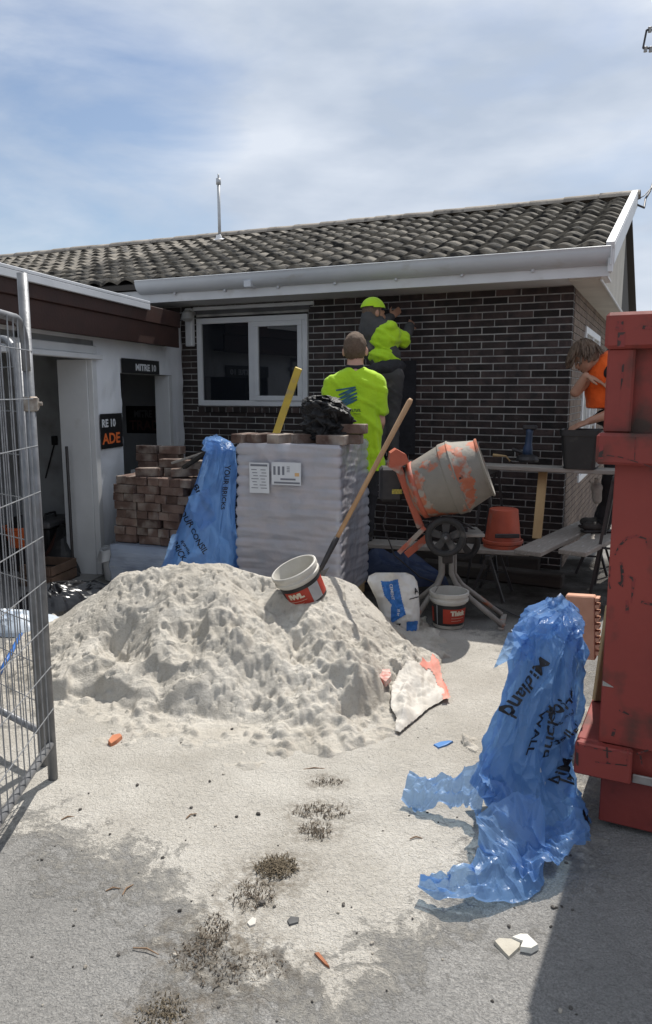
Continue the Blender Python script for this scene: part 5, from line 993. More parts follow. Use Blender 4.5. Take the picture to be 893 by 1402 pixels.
# ================================================================ cement bag
cbp = at_z(546, 872); cbY = cbp.y + .06; cb = thing('cement_bag', 'opened white and blue paper cement bag beside the sand heap', 'bag', (cbp.x, cbY, 0)); ci = inv(cb); kpx = cbY / F
outl = [(782, 519, 552), (788, 505, 566), (796, 503, 571), (806, 508, 573), (820, 515, 574), (840, 521, 575), (860, 523, 574), (878, 526, 572), (892, 528, 570)]
def bag_fn(sign):
    def fn(U, V):
        py = 784 + V * 104; L_ = np.interp(py, [o_[0] for o_ in outl], [o_[1] for o_ in outl]); R_ = np.interp(py, [o_[0] for o_ in outl], [o_[2] for o_ in outl]); px = L_ + (R_ - L_) * U; s_ = 2 * U - 1; thk = .085 * (1 - np.abs(s_) ** 3.5) ** .6 * np.clip(.35 + V * 1.2, 0, 1); q = np.stack([px * .05, py * .05, px * 0 + sign], 1)
        y = cbY + sign * thk + .016 * fbm(q * 1.3, 3, 14) + .008 * (np.abs(fbm(q * 3, 2, 15))); y = y + .03 * np.clip((.22 - V) / .22, 0, 1) * np.sin(U * 9) ; return np.array([tuple(ci(at_y(a, b, c))) for a, b, c in zip(px, py, y)])
    return fn
M_BAGW = mat('white_bag_paper', (.66, .65, .62), (.58, .57, .54), 5, .6, .25, 25, dirt=(.5, .46, .4), dscale=5, dlo=.55, dhi=.75); M_BAGB = mat('blue_bag_print', (.035, .17, .48), (.03, .14, .42), 12, .5)
bgm = grid(40, 44, bag_fn(-1)); g2_ = grid(40, 44, bag_fn(1)); bgm.add(g2_.v, g2_.f); obj('bag_paper', bgm, M_BAGW, cb, smooth=True)
def bag_pick(A, B, off=.004):
    V = (B - 784) / 104; L_ = np.interp(B, [o_[0] for o_ in outl], [o_[1] for o_ in outl]); R_ = np.interp(B, [o_[0] for o_ in outl], [o_[2] for o_ in outl]); U = np.clip((A - L_) / (R_ - L_), 0, 1); P = bag_fn(-1)(U, V); P[:, 1] -= off; return P
zz = lambda pts: [(495 + a / 5.76, 770 + b / 5.76) for a, b in pts]
obj('blue_print', cells(zz([(152, 145), (215, 150), (285, 130), (318, 290), (350, 410), (230, 485), (235, 330), (180, 260)]), bag_pick, .8), M_BAGB, cb); obj('blue_print', cells(zz([(355, 468), (445, 460), (440, 520), (400, 605), (355, 600)]), bag_pick, .8), M_BAGB, cb)
def bag_text(body, px, py, ang, size, wid, m_):
    me = text_mesh(body, 1.0, .02); co = np.empty(len(me.vertices) * 3); me.vertices.foreach_get('co', co); co = co.reshape(-1, 3) * size; co[:, 0] *= wid / np.ptp(co[:, 0]); a = math.radians(ang); X = px + co[:, 0] * math.cos(a) + co[:, 1] * math.sin(a); Yp = py + co[:, 0] * math.sin(a) - co[:, 1] * math.cos(a); me.vertices.foreach_set('co', bag_pick(X, Yp, .008).ravel()); me.update(); obj('lettering', me, m_, cb)
bag_text('CEMENT', 536.5, 810, 82, 5.5, 22, M_PAPER); bag_text('20 kg', 545.5, 838, 95, 4.5, 10, M_PAPER); bag_text('A', 570, 809, -18, 12, 7, M_PRINT); bag_text('AS', 546, 858, 62, 11, 13, M_PRINT)
obj('printed_line', cells(zz([(378, 286), (458, 265), (458, 272), (378, 293)]), bag_pick, .6), M_PRINT, cb)
# ================================================================ heaps of soft things
def heap(name, c, rx, ry, h, m_, seed, rz=0.0, crease=.02, n=46, z0=0.0):
    rg = np.random.default_rng(seed); pts = rg.uniform(-1, 1, (40, 2))
    def fn(U, V):
        a = U * 2 * math.pi; r = V; x = r * np.cos(a); y = r * np.sin(a); q = np.stack([x * 1.6 + seed, y * 1.6, x * 0], 1); out_ = 1 + .22 * vnoise(np.stack([np.cos(a) * 1.7 + seed, np.sin(a) * 1.7, a * 0], 1), 2); f21, f1 = worley(np.stack([x, y], 1), pts)
        z_ = h * np.clip(1 - r ** 2.4, 0, 1) ** .6 * (.75 + .45 * vnoise(q, 4)) + crease * (1 - np.clip(f21 / .22, 0, 1)) * (1 - r) + crease * f1 * (1 - r); return np.stack([x * rx * out_, y * ry * out_, np.maximum(z_, .004 - .02 * (r > .98))], 1)
    return obj(name, grid(n, n // 2, fn), m_, loc=(c[0], c[1], z0), rotz=rz)
M_TARP = mat('navy_tarp', (.018, .030, .072), (.025, .042, .095), 5, .55, .3, 25); M_BPL = mat('black_polythene', (.012, .012, .014), (.02, .02, .022), 6, .25, .2, 20, spec=.6)
c = at_z(548, 800); tag(heap('navy_tarp', (c.x, c.y + .18), .42, .28, .33, M_TARP, 5, HROT, .05), 'crumpled navy tarpaulin behind the cement bag', 'tarpaulin')
c = at_z(585, 616, ZU); tag(heap('black_plastic_sheet', (c.x - .05, c.y + .0), .34, .12, .06, M_BPL, 9, HROT, .02, z0=ZU), 'black plastic sheet bunched on the raised plank behind the drum', 'plastic sheet')
c = at_z(100, 822); tag(heap('black_plastic_sheet', (c.x - .05, c.y + .05), .36, .22, .14, M_BPL, 14, .3, .05), 'shiny black plastic bundle on the ground behind the sand heap', 'plastic sheet')
c = at_z(30, 858); tag(heap('pale_plastic_bundle', (c.x, c.y), .30, .22, .12, mat('pale_blue_film', (.42, .50, .60), (.55, .60, .66), 5, .35, .2, 20), 18, .2, .05), 'pale blue plastic bundle lying behind the fence mesh', 'plastic bundle')
c = at_z(30, 835); tag(heap('dark_bundle', (c.x + .25, c.y), .26, .2, .17, M_BPL, 23, .2, .05), 'small black bundle next to the pale blue plastic', 'bundle')
a_, b_ = at_z(70, 822, .08), at_z(132, 800, .05); tag(obj('white_board', MB().bar(a_, b_, .11, .022, c=.003), M_WHITE), 'long white board lying by the garage doorway', 'board')
hp = [at_z(0, 932, .012), at_z(10, 924, .012), at_z(18, 912, .014), at_z(24, 900, .02), at_z(30, 886, .02)]; tag(obj('blue_hose', MB().tube([(p.x, p.y, max(.02, sand_z(p.x, p.y)) + .02) for p in hp], .012, 8), mat('blue_hose_plastic', (.03, .13, .42), rough=.4), smooth=True), 'short blue hose lying on sand behind the fence', 'hose')
# garage contents
def gbox(name, px, py, w_, d_, h_, m_, label, cat, rz=0.0, z0=.012):
    c = at_z(px, py, .012); t = thing(name, label, cat, (c.x, c.y, z0), WROT + rz); return t
t = gbox('wooden_crate', 68, 797, .3, .3, .2, M_TIMBER, 'low wooden crate on the garage floor behind the fence post', 'crate'); M_CR = mat('brown_crate_wood', (.16, .10, .07), (.10, .065, .045), 8, .8, .3, 40)
for k in range(2):
    for s_ in (-1, 1): obj('side_slat', MB().box(-.2, .2, s_ * .15 - .008, s_ * .15 + .008, .02 + k * .09, .095 + k * .09, .003), M_CR, t); obj('end_slat', MB().box(s_ * .2 - .008, s_ * .2 + .008, -.14, .14, .02 + k * .09, .095 + k * .09, .003), M_CR, t)
obj('bottom', MB().box(-.19, .19, -.14, .14, .0, .018), M_CR, t)
t = gbox('orange_tub', 33, 778, 0, 0, 0, None, 'orange plastic tub glimpsed through the fence wires', 'tub', z0=.012); obj('tub_body', MB().lathe([(0, .22), (.11, .22), (.16, .40), (.172, .40), (.172, .42), (.15, .42), (.1, .24), (0, .24)], 24), mat('bright_orange_plastic', (.75, .15, .035), (.65, .12, .03), 6, .5), t); smooth_angle(t.children[0]); obj('stool', MB().box(-.15, .15, -.15, .15, 0, .219, .01), M_STEEL, t)
c = at_z(92, 788, .012); tag(heap('tool_bag', (c.x - .1, c.y + .25), .30, .24, .34, M_BLKP, 31, .3, .05, z0=.012), 'dark lumpy tool bag inside the garage by the jamb', 'tool bag'); c = at_z(20, 790, .012); tag(heap('tool_bag', (c.x - .1, c.y + .5), .35, .3, .5, M_BLKP, 37, .3, .05, z0=.012), 'dark bag piled deeper inside the garage', 'tool bag')
t = thing('toolbox', 'black toolbox with grey lid on top of other gear in the garage', 'toolbox', (at_z(78, 790, .012).x - .25, at_z(78, 790, .012).y + .6, .012), WROT); obj('box_body', MB().box(-.24, .24, -.13, .13, 0, .38, .015), M_BLKP, t); obj('lid', MB().box(-.25, .25, -.14, .14, .385, .45, .015), mat('grey_lid', (.12, .12, .125), rough=.5), t); obj('handle', MB().tube([(-.1, 0, .45), (-.08, 0, .50), (.08, 0, .50), (.1, 0, .45)], .012, 8), M_STEEL, t)
t = thing('floor_lamp_stand', 'thin black castor stand by the white door jamb', 'stand', (wm @ Vector((o1 + .12, -.18, .012))), 0); obj('pole', MB().tube([(0, 0, .03), (0, 0, 1.2)], .014, 8), M_STEEL, t); obj('base', MB().lathe([(0, .05), (.03, .045), (.06, .02), (.06, 0), (0, 0)], 16), M_STEEL, t)
# ================================================================ white sack on the sand
sk_poly = [(537, 952), (546, 938), (560, 930), (575, 926), (590, 919), (603, 926), (608, 940), (613, 953), (600, 960), (588, 966), (570, 982), (548, 1000), (541, 1000), (543, 985), (535, 972)]
SKP = np.random.default_rng(9).uniform(0, 1, (16, 2)) * np.array([85, 95]) + np.array([533, 912])
def sack_fn(h=.05, seed=1, lift=0.0):
    def fn(A, B):
        P = np.array([tuple(at_z(a, b, .02)) for a, b in zip(A, B)]); d = np.full(len(A), 1e9)
        for i in range(len(sk_poly)):
            (x0, y0), (x1, y1) = sk_poly[i], sk_poly[(i + 1) % len(sk_poly)]; dd, _ = seg_d(A, B, (x0, y0), (x1, y1)); d = np.minimum(d, dd)
        e = np.clip(d / 16, 0, 1); q = np.stack([A * .045, B * .07, A * 0 + seed], 1); w21, w1 = worley(np.stack([A, B], 1), SKP); z_ = .010 + h * e ** .5 * (.6 + .7 * vnoise(q * 1.6, 3)) + .012 * np.abs(fbm(q * 2.2, 2, 5)) * (.3 + .7 * e) + .012 * (1 - np.clip(w21 / 10, 0, 1)) * e + lift; hs_ = sum(heap_h(P[:, 0] + a, P[:, 1] + b) for a, b in ((0, 0), (.06, 0), (-.06, 0), (0, .06), (0, -.06), (.03, .03), (-.03, -.03))) / 7; P[:, 2] = np.maximum(hs_ + .022, 0.004) + z_ - .008; return P
    return fn
M_SACK = mat('white_woven_sack', (.56, .53, .48), (.47, .44, .39), 6, .75, .25, 70); M_PINK = mat('pink_sack_band', (.66, .20, .15), (.60, .28, .22), 10, .7, .2, 60)
p = at_z(575, 960); sck = thing('empty_sack', 'empty white woven sack with pink end lying by the sand heap', 'sack', (p.x, p.y, 0)); ki = inv(sck)
mb = cells(sk_poly, sack_fn(), .8); mb.v = [tuple(ki(v)) for v in mb.v]; obj('sack_cloth', mb, M_SACK, sck, smooth=True)
mb = cells([(573, 930), (578, 922), (588, 922), (592, 911), (600, 913), (606, 930), (611, 940), (617, 957), (607, 958), (603, 944), (596, 930), (588, 926)], sack_fn(.035, 1, .006), 1.5); mb.v = [tuple(ki(v)) for v in mb.v]; obj('pink_band', mb, M_PINK, sck, smooth=True)
# red and white scrap at its side
def chip(name, poly, th, m_, label, cat, z0=0.0, grp=None, tilt=0.0):
    c = at_z(sum(a for a, b in poly) / len(poly), sum(b for a, b in poly) / len(poly)); gl_ = float(ground_h(np.array([c.x]), np.array([c.y]))[0]); base_ = max(sand_z(c.x, c.y), gl_) if -2.3 < c.x < 1 and 3.0 < c.y < 5.7 else gl_; base_ += z0 * .5 - .003; P = [at_z(a, b) for a, b in poly]; n = len(P); v = [(p.x - c.x, p.y - c.y, tilt * (p.y - c.y)) for p in P]; v += [(x * .92, y * .92, z * .6 + th) for x, y, z in v]
    v = [(x, y, z + random.uniform(-.12, .12) * th) for x, y, z in v]; o = obj(name, MB().add(v, [tuple(range(n))[::-1], tuple(range(n, 2 * n))] + [(i, (i + 1) % n, (i + 1) % n + n, i + n) for i in range(n)]), m_, loc=(c.x, c.y, base_)); return tag(o, label, cat, grp)
chip('packaging_scrap', [(516, 958), (522, 948), (534, 946), (536, 958), (528, 966)], .03, mat('red_scrap', (.40, .07, .05), (.5, .45, .4), 30, .7), 'red and white packaging scrap at the foot of the sand heap', 'scrap', .03)
chip('broken_tile', [(676, 1290), (683, 1286), (700, 1287), (715, 1289), (712, 1299), (697, 1313), (690, 1306)], .012, mat('grey_tile_face', (.46, .43, .36), (.38, .35, .29), 14, .8, .3, 60), 'lower grey half of the broken slab lying on the driveway', 'slab piece', .004, None, .05)
chip('broken_tile', [(700, 1287), (712, 1283), (722, 1284), (738, 1299), (728, 1304), (712, 1302), (716, 1294)], .016, mat('white_tile_face', (.68, .66, .61), (.58, .56, .5), 14, .8, .3, 60), 'upper whiter half of the broken slab lying on the driveway', 'slab piece', .012, None, .06)
chip('brick_chip', [(148, 1018), (154, 1010), (165, 1007), (168, 1011), (160, 1018), (152, 1022)], .022, mat('orange_brick_chip', (.50, .20, .10), (.40, .15, .08), 30, .9), 'orange brick chip lying on sand at the foot of the heap', 'brick chip', .0)
for poly, th in (([(593, 1020), (603, 1016), (615, 1014), (621, 1015), (612, 1020), (600, 1024)], .01),): chip('blue_scrap', poly, th, mat('blue_scrap_film', (.06, .19, .45), rough=.4), 'small blue plastic scrap lying on the sand near the sack', 'scrap', .003)
chip('grey_chip', [(393, 1258), (398, 1253), (410, 1254), (409, 1261), (396, 1264)], .008, mat('slate_chip', (.06, .06, .06), (.1, .1, .1), 30, .7), 'flat dark grey chip on the driveway beside the weeds', 'chip', .002)
chip('white_chip', [(338, 1263), (346, 1255), (352, 1258), (350, 1265), (342, 1268)], .008, M_SACK, 'pale stone chip on the driveway beside the weeds', 'chip', .002)
chip('orange_sliver', [(430, 1302), (436, 1301), (448, 1316), (452, 1322), (445, 1318)], .008, mat('orange_sliver_wood', (.35, .13, .06), (.25, .10, .05), 30, .8), 'thin orange splinter on the driveway', 'splinter', .002)
# scattered small stones
st_me = []
for k in range(4):
    mb = MB(); ell(mb, (0, 0, 0), (1, .8, .6), n=8); me = mb.mesh('stone'); vdisp(me, lambda c_, n_: c_ * (1 + .25 * fbm(c_ * 1.6 + k * 7, 2, k))[:, None]); st_me.append(me)
M_STD = mat('dark_stone', (.05, .046, .042), (.10, .09, .08), 3, .85, .3, 8, rnd=.4); M_STL = mat('pale_stone', (.36, .33, .28), (.28, .25, .21), 3, .9, .3, 8, rnd=.3)
for me in st_me[:2]: me.materials.append(M_STD)
for me in st_me[2:]: me.materials.append(M_STL)
fixed = [(354, 1115, .011), (358, 1236, .016), (376, 1240, .007), (470, 1237, .007), (757, 1243, .009), (110, 1110, .008), (246, 1245, .008), (103, 1244, .007), (267, 1116, .007), (470, 1238, .008), (463, 1249, .006), (740, 1174, .007), (738, 1150, .006), (306, 1060, .007), (188, 1075, .01)]
def stone(px, py, r):
    c = at_z(px, py); gl_ = float(ground_h(np.array([c.x]), np.array([c.y]))[0]); z_ = max(sand_z(c.x, c.y), gl_) if -2.3 < c.x < 1 and 3.0 < c.y < 5.7 else gl_; dark = random.random() < .6; o = obj('stone', st_me[random.randrange(2) + (0 if dark else 2)], None, loc=(c.x, c.y, z_ + r * .35), scale=(r, r, r)); o.rotation_euler = (random.uniform(-.3, .3), random.uniform(-.3, .3), random.uniform(0, 6)); tag(o, 'dark stone loose on the sandy ground' if dark else 'pale stone loose on the sandy ground', 'stone', 'small dark stones on the ground' if dark else 'small pale stones on the ground')
for px, py, r in fixed: stone(px, py, r)
rs2 = random.Random(5)
for k in range(90):
    px, py = rs2.uniform(30, 800), rs2.uniform(985, 1395); stone(px, py, rs2.choice((.004, .004, .005, .006, .008)))
# dry twigs
for k, (px, py, ln, a) in enumerate(((155, 1218, .05, .3), (175, 1008 + 210, .06, 1.2), (200, 1302, .09, -.3), (430, 1053, .1, .1), (93, 1120, .05, .5), (570, 1148, .05, .1), (262, 1117, .05, .8))):
    c = at_z(px, py); m_ = mat('dry_twig', (.20, .13, .08), (.30, .2, .13), 20, .9); o = obj('twig', MB().tube([(-ln / 2, 0, .004), (0, .006, .008), (ln / 2, -.002, .004)], [.0022, .003, .0015], 6), m_, loc=(c.x, c.y, -.004), rotz=a); tag(o, 'dry brown twig lying on the driveway', 'twig', 'dry twigs on the driveway')
# weeds in the joint
M_WEED = mat('dry_weed', (.075, .058, .036), (.15, .12, .08), 30, .9); M_WEED2 = mat('dead_weed', (.07, .054, .038), (.14, .11, .08), 30, .9)
def weed(px, py, r, n, h, label, seed, m_=M_WEED, wide=(1, 1)):
    c = at_z(px, py); rg = random.Random(seed); mb = MB()
    for k in range(n):
        a = rg.uniform(0, 6.283); d = r * rg.random() ** .7; bx0 = d * math.cos(a) * wide[0]; by0 = d * math.sin(a) * wide[1]; a2 = rg.uniform(0, 6.283); ln = rg.uniform(.3, 1) * h; lean = rg.uniform(.6, 2.6) * ln; wv = rg.uniform(.0009, .0022); dx, dy = math.cos(a2), math.sin(a2); px_, py_ = -dy * wv, dx * wv
        v = [(bx0 - px_, by0 - py_, -.004), (bx0 + px_, by0 + py_, -.004), (bx0 + dx * lean * .5 + px_, by0 + dy * lean * .5 + py_, ln * .7), (bx0 + dx * lean * .5 - px_, by0 + dy * lean * .5 - py_, ln * .7), (bx0 + dx * lean, by0 + dy * lean, ln * rg.uniform(.5, 1))]; mb.add(v, [(0, 1, 2, 3), (3, 2, 4)])
    tag(obj('weed_tuft', mb, m_, loc=(c.x, c.y, float(ground_h(np.array([c.x]), np.array([c.y]))[0]) + .002)), label, 'weed', 'dry weeds along the driveway joint')
for k, (px, py, r, n, h, lb_, m_, wd_) in enumerate(((378, 1188, .075, 600, .020, 'largest dry green-brown weed tuft in the driveway joint', M_WEED, (1.0, .9)), (440, 1112, .10, 260, .011, 'flat dry weed tuft nearest the empty white sack', M_WEED2, (1.2, .6)), (448, 1070, .06, 130, .009, 'thin dry weed patch closest to the sand heap', M_WEED2, (1.2, .6)), (292, 1275, .07, 230, .008, 'dead brown weed tuft between two bigger ones', M_WEED2, (.8, 1.2)), (322, 1322, .12, 230, .008, 'wide flattened dead weed patch on the driveway', M_WEED2, (1.3, .7)), (222, 1388, .075, 300, .011, 'dry weed tuft farthest from the sand heap', M_WEED, (1, 1)), (262, 1306, .07, 150, .009, 'small dead weed tuft beside the flattened patch', M_WEED2, (1, 1)), (345, 1225, .08, 220, .012, 'sparse dead weed next to the largest tuft', M_WEED2, (1, 1)), (432, 1138, .08, 220, .012, 'sparse dead weed strands under the flat tuft', M_WEED2, (.8, .8)))): weed(px, py, r, n, h, lb_, k + 1, m_, wd_)
# ================================================================ terracotta block and plank on the skip rail, pole and cable
sk_m = Matrix.Translation(SK0) @ Matrix.Rotation(sa, 4, 'Z')
tl = thing('terracotta_block', 'notched terracotta block propped against the skip side', 'block', sk_m @ Vector((lxl - .065, .95, l1)), sa); M_TC = mat('terracotta', (.60, .34, .24), (.52, .28, .19), 12, .85, .2, 60)
hb = at_y(790, 818, (sk_m @ Vector((lxl, .95, 0))).y).z - l1
blk = MB().box(-.13, .012, -.03, .03, .0, hb, .006, R=rot('Y', -.06)); obj('block_body', blk, M_TC, tl)
for k in range(9): obj('tooth', MB().box(.0125, .032, -.028, .028, hb * (.08 + .105 * k), hb * (.14 + .105 * k), .002, R=rot('Y', -.06)), M_TC, tl)
tp0 = sk_m @ Vector((lxl + .04, .42, l1 - .0)); tp1 = sk_m @ Vector((-.012, .46, l1 + .42)); tag(obj('timber_offcut', MB().bar(tp0, tp1, .09, .022, up=(.3, -1, 0), c=.003), M_TIMBER), 'timber offcut leaning on the skip above its rail', 'timber')
PY = 15.0; pb0 = at_y(960, 600, PY); pole = thing('power_pole', 'timber power pole beyond the gable with a wire bracket', 'power pole', (pb0.x, PY, 0)); poi = inv(pole); ptop = at_y(940, 20, PY).z
M_POLE = mat('grey_pole', (.30, .28, .25), (.22, .20, .18), 4, .9, .3, 20); obj('mast', MB().tube([(0, 0, -.3), (0, 0, ptop + 1)], [.16, .11], 14), M_POLE, pole, smooth=True)
A, B, C_, D__ = (poi(at_y(*q, PY - .15)) for q in ((958, 42), (885.5, 41), (880.5, 66), (958, 67))); obj('bracket', MB().tube([A, B], .018, 6).tube([B, C_], .018, 6).tube([C_, D__], .018, 6), M_STEEL, pole)
for px, py in ((890, 40), (884, 67), (891, 67)): obj('insulator', MB().lathe([(.0, -.06), (.035, -.05), (.03, 0), (.04, .03), (0, .05)], 8, t=poi(at_y(px, py, PY - .15))), mat('insulator_grey', (.25, .25, .25), rough=.4), pole)
ge = hm @ Vector((XV + .037, yr - .06, RZ - .10)); e1 = at_y(893, 252, ge.y + .4)
wp = [ge, ge + Vector((.10, .05, -.02)), at_y(884, 272, ge.y + .2), at_y(890, 262, ge.y + .3), at_y(896, 246, ge.y + .5), at_y(915, 180, ge.y + 2), Vector((pb0.x, PY - .1, ptop - .5))]; tag(obj('service_cable', MB().tube(wp, [.012] * 7, 8).tube([ge + Vector((0, 0, .06)), at_y(882, 268, ge.y + .2), at_y(893, 256, ge.y + .3)], .006, 6), M_STEEL, smooth=True), 'black service cable looping from the gable to the pole', 'cable')
# ================================================================ people
from mathutils.bvhtree import BVHTree
def basis(up, fwd):
    up = Vector(up).normalized(); f = Vector(fwd); f = (f - up * f.dot(up)).normalized(); s = f.cross(up); return Matrix((s, f, up)).transposed()      # columns: right, forward, up
def hand(mb, wrist, d, palm, k=1.0, curl=.5, side=1):
    # palm, four unequal bent fingers and a thumb off the side of the palm
    d = Vector(d).normalized(); n = Vector(palm); n = (n - d * n.dot(d)).normalized(); s = d.cross(n) * side; w_ = Vector(wrist); R = Matrix((s, d, n)).transposed(); ell(mb, w_ + d * .048 * k, (.040 * k, .054 * k, .016 * k), R, 12)
    for i, (o, L_) in enumerate(((-.030, .066), (-.010, .076), (.010, .072), (.029, .058))):
        p = w_ + d * .088 * k + s * o * k; dd = d.copy(); r = .0092 * k; q = p - d * .02 * k
        for seg in range(3):
            dd = (dd + n * curl * (.35 + .25 * seg)).normalized(); e = p + dd * L_ * k * (.45, .31, .24)[seg]; cap(mb, p if seg else q, e, r, r * .9, 8); p = e; r *= .93
    p = w_ + d * .025 * k - s * .030 * k; e = p + (d * .6 - s * .75 + n * .25).normalized() * .04 * k; cap(mb, p, e, .0125 * k, .011 * k, 8); e2 = e + (d * .85 - s * .25 + n * .4 * curl).normalized() * .034 * k; cap(mb, e, e2, .0108 * k, .0088 * k, 8)
def folds(me, amp=.006, sc=9, seed=1, st=(1, 1, 1)):
    stt = np.array(st); return vdisp(me, lambda c, n: c + n * (amp * fbm(c * sc * stt, 3, seed) + amp * .9 * np.maximum(0, np.sin((c[:, 2] * 46 + c[:, 0] * 33) * .8 + 6 * vnoise(c * 4.5, seed + 3)) - .45))[:, None])
def head_shape(mb, c, B, k=1.0):
    c = Vector(c); P = lambda x, y, z: c + B @ Vector((x * k, y * k, z * k))
    ell(mb, P(0, -.008, .018), (.076 * k, .096 * k, .100 * k), B, 18); ell(mb, P(0, .030, -.040), (.058 * k, .060 * k, .075 * k), B, 14)          # skull, face
    ell(mb, P(0, .058, -.088), (.032 * k, .030 * k, .026 * k), B, 10); ell(mb, P(0, .098, -.030), (.013 * k, .020 * k, .022 * k), B, 8); ell(mb, P(0, .085, -.006), (.010 * k, .020 * k, .03 * k), B, 8)
    for s in (-1, 1): ell(mb, P(s * .034, .076, .006), (.022 * k, .014 * k, .012 * k), B, 8); ell(mb, P(s * .079, -.008, -.012), (.010 * k, .020 * k, .032 * k), B @ rot('Z', -s * .45), 10)
    ell(mb, P(0, .086, -.062), (.024 * k, .010 * k, .010 * k), B, 8)
def face_parts(t, inv_, c, B, k=1.0):
    c = Vector(c); mw = mat('eye_white', (.7, .69, .66), rough=.3); md = mat('eye_dark', (.02, .015, .012), rough=.3); ml = mat('lip', (.36, .15, .12), rough=.5)
    for s in (-1, 1):
        mb = MB(); ell(mb, c + B @ Vector((s * .031 * k, .087 * k, .000)), (.012 * k, .006 * k, .006 * k), B, 8); obj('eye', mb, mw, t, smooth=True); mb = MB(); ell(mb, c + B @ Vector((s * .031 * k, .0915 * k, .000)), (.005 * k, .003 * k, .005 * k), B, 8); obj('pupil', mb, md, t, smooth=True)
    mb = MB(); ell(mb, c + B @ Vector((0, .0935 * k, -.062 * k)), (.022 * k, .005 * k, .006 * k), B, 8); obj('mouth', mb, ml, t, smooth=True)
def hair_shell(c, B, k, low, keep, rough=.004, seed=1, grow=.007, n=56):
    # close hair: skull shell cut along a hairline
    c = Vector(c); mb = MB(); ell(mb, (0, 0, 0), ((.076 + grow) * k, (.096 + grow) * k, (.100 + grow) * k), None, n); v = np.array(mb.v); v = v * (1 + rough * 10 * fbm(v * 40, 2, seed))[:, None]; f = [q for q in mb.f if keep(*[sum(v[i][a] for i in q) / len(q) / k for a in range(3)])]; out = MB(); out.v = [tuple(c + B @ (Vector(p) + Vector((0, -.008 * k, .018 * k)))) for p in v]; out.f = f; out.mi = [0] * len(f); return out
M_SKIN = mat('skin', (.44, .25, .18), (.50, .29, .21), 12, .5, .1, 90); M_SKINT = mat('tanned_skin', (.33, .175, .115), (.38, .21, .14), 12, .5, .1, 90)
def hiviz(name, c1, c2):
    return mat(name, c1, c2, 5, .85, .5, 22, sheen=.15, bdist=.02)
M_HIVIS = hiviz('hi_vis_yellow', (.42, .66, .014), (.33, .55, .012)); M_HIOR = hiviz('hi_vis_orange', (.85, .13, .012), (.72, .10, .01)); M_NAVY = mat('black_work_cloth', (.016, .016, .019), (.028, .028, .032), 9, .9, .5, 26, bdist=.02); M_GREYC = mat('charcoal_cloth', (.045, .045, .047), (.07, .068, .067), 7, .9, .25, 100, dirt=(.16, .15, .14), dscale=7, dlo=.6, dhi=.8)
M_BOOT = mat('work_boot', (.03, .028, .027), (.05, .045, .04), 10, .7, .3, 60); M_HAIRB = mat('short_brown_hair', (.105, .068, .045), (.16, .11, .075), 60, .8, .8, 400); M_HAIRF = mat('dark_blond_hair', (.075, .048, .032), (.15, .10, .066), 30, .6, .9, 220, stretch=(1, 1, .25))
def finish(t, name, shapes, m_, voxel=.010, smooth=4, inv_=None, fold=None):
    me = blob(name, shapes, voxel, smooth)
    if fold: folds(me, *fold)
    o = obj(name, me, m_, t, smooth=True); return o
def boots(t, ankle, toe):
    a = Vector(ankle); d = Vector(toe); d.z = 0; d.normalize(); s = Vector((-d.y, d.x, 0)); R = Matrix((s, d, Vector((0, 0, 1)))).transposed(); mb = MB(); ell(mb, a + d * .07 + Vector((0, 0, -.045)), (.048, .135, .045), R, 14); cap(mb, a + Vector((0, 0, .07)), a + Vector((0, 0, -.03)), .055, .055); ell(mb, a + d * .15 + Vector((0, 0, -.04)), (.046, .06, .042), R, 12); b = blob('boot', mb, .010, 3); o = obj('boot', b, M_BOOT, t, smooth=True)
    obj('sole', MB().box(-.05, .05, -.075, .205, -.098, -.072, .01, R=R, t=a), M_STEEL, o)
# ---------------------------------------------------------------- man at the pallet, seen from behind
MYY = 6.46
def mk(px, py, dy=0.0): return at_y(px, py, MYY + dy)
foot = mk(488, 700); p1 = thing('person', 'person in bright yellow work T-shirt standing behind the wrapped pallet, back turned', 'person', (foot.x, MYY, ZL)); i1 = inv(p1); q = lambda px, py, dy=0.0: i1(mk(px, py, dy))
B1 = basis((0, .05, 1), (.18, 1, 0)); hc1 = q(486.5, 479.5, .03); KH = 1.24
def legs1(mb, r):
    for (hx_, kx_, ax_) in ((477, 478, 476), (503, 502, 503)):
        h_ = q(hx_, 640); k_ = q(kx_, 690, .03); a_ = Vector((q(ax_, 700).x, .0, .10)); cap(mb, h_, k_, .088 + r, .062 + r); cap(mb, k_, a_, .062 + r, .042 + r)
b = MB(); head_shape(b, hc1, B1, KH); cap(b, q(486.5, 492, .02), q(486, 512, -.01), .068, .078); ell(b, q(485, 535), (.20, .10, .16)); ell(b, q(487, 575), (.175, .095, .17)); ell(b, q(490, 630), (.175, .11, .14))
sh = {}
for (s, sx, ex_, wx, wy) in ((1, 516, 521, 516, 600), (-1, 454, 449, 458, 600)):
    S_, E_, W_h = q(sx, 525), q(ex_, 578, -.02), q(wx, wy, .20); cap(b, q(486, 520), S_, .05, .052); cap(b, S_, E_, .050, .044); cap(b, E_, W_h, .043, .030); hand(b, W_h, (W_h - E_), (-s, 0, -.2), 1.0, .4, s); sh[s] = (S_, E_)
legs1(b, 0); finish(p1, 'body', b, M_SKIN, .009, 4)
sb1 = MB(); rings = []
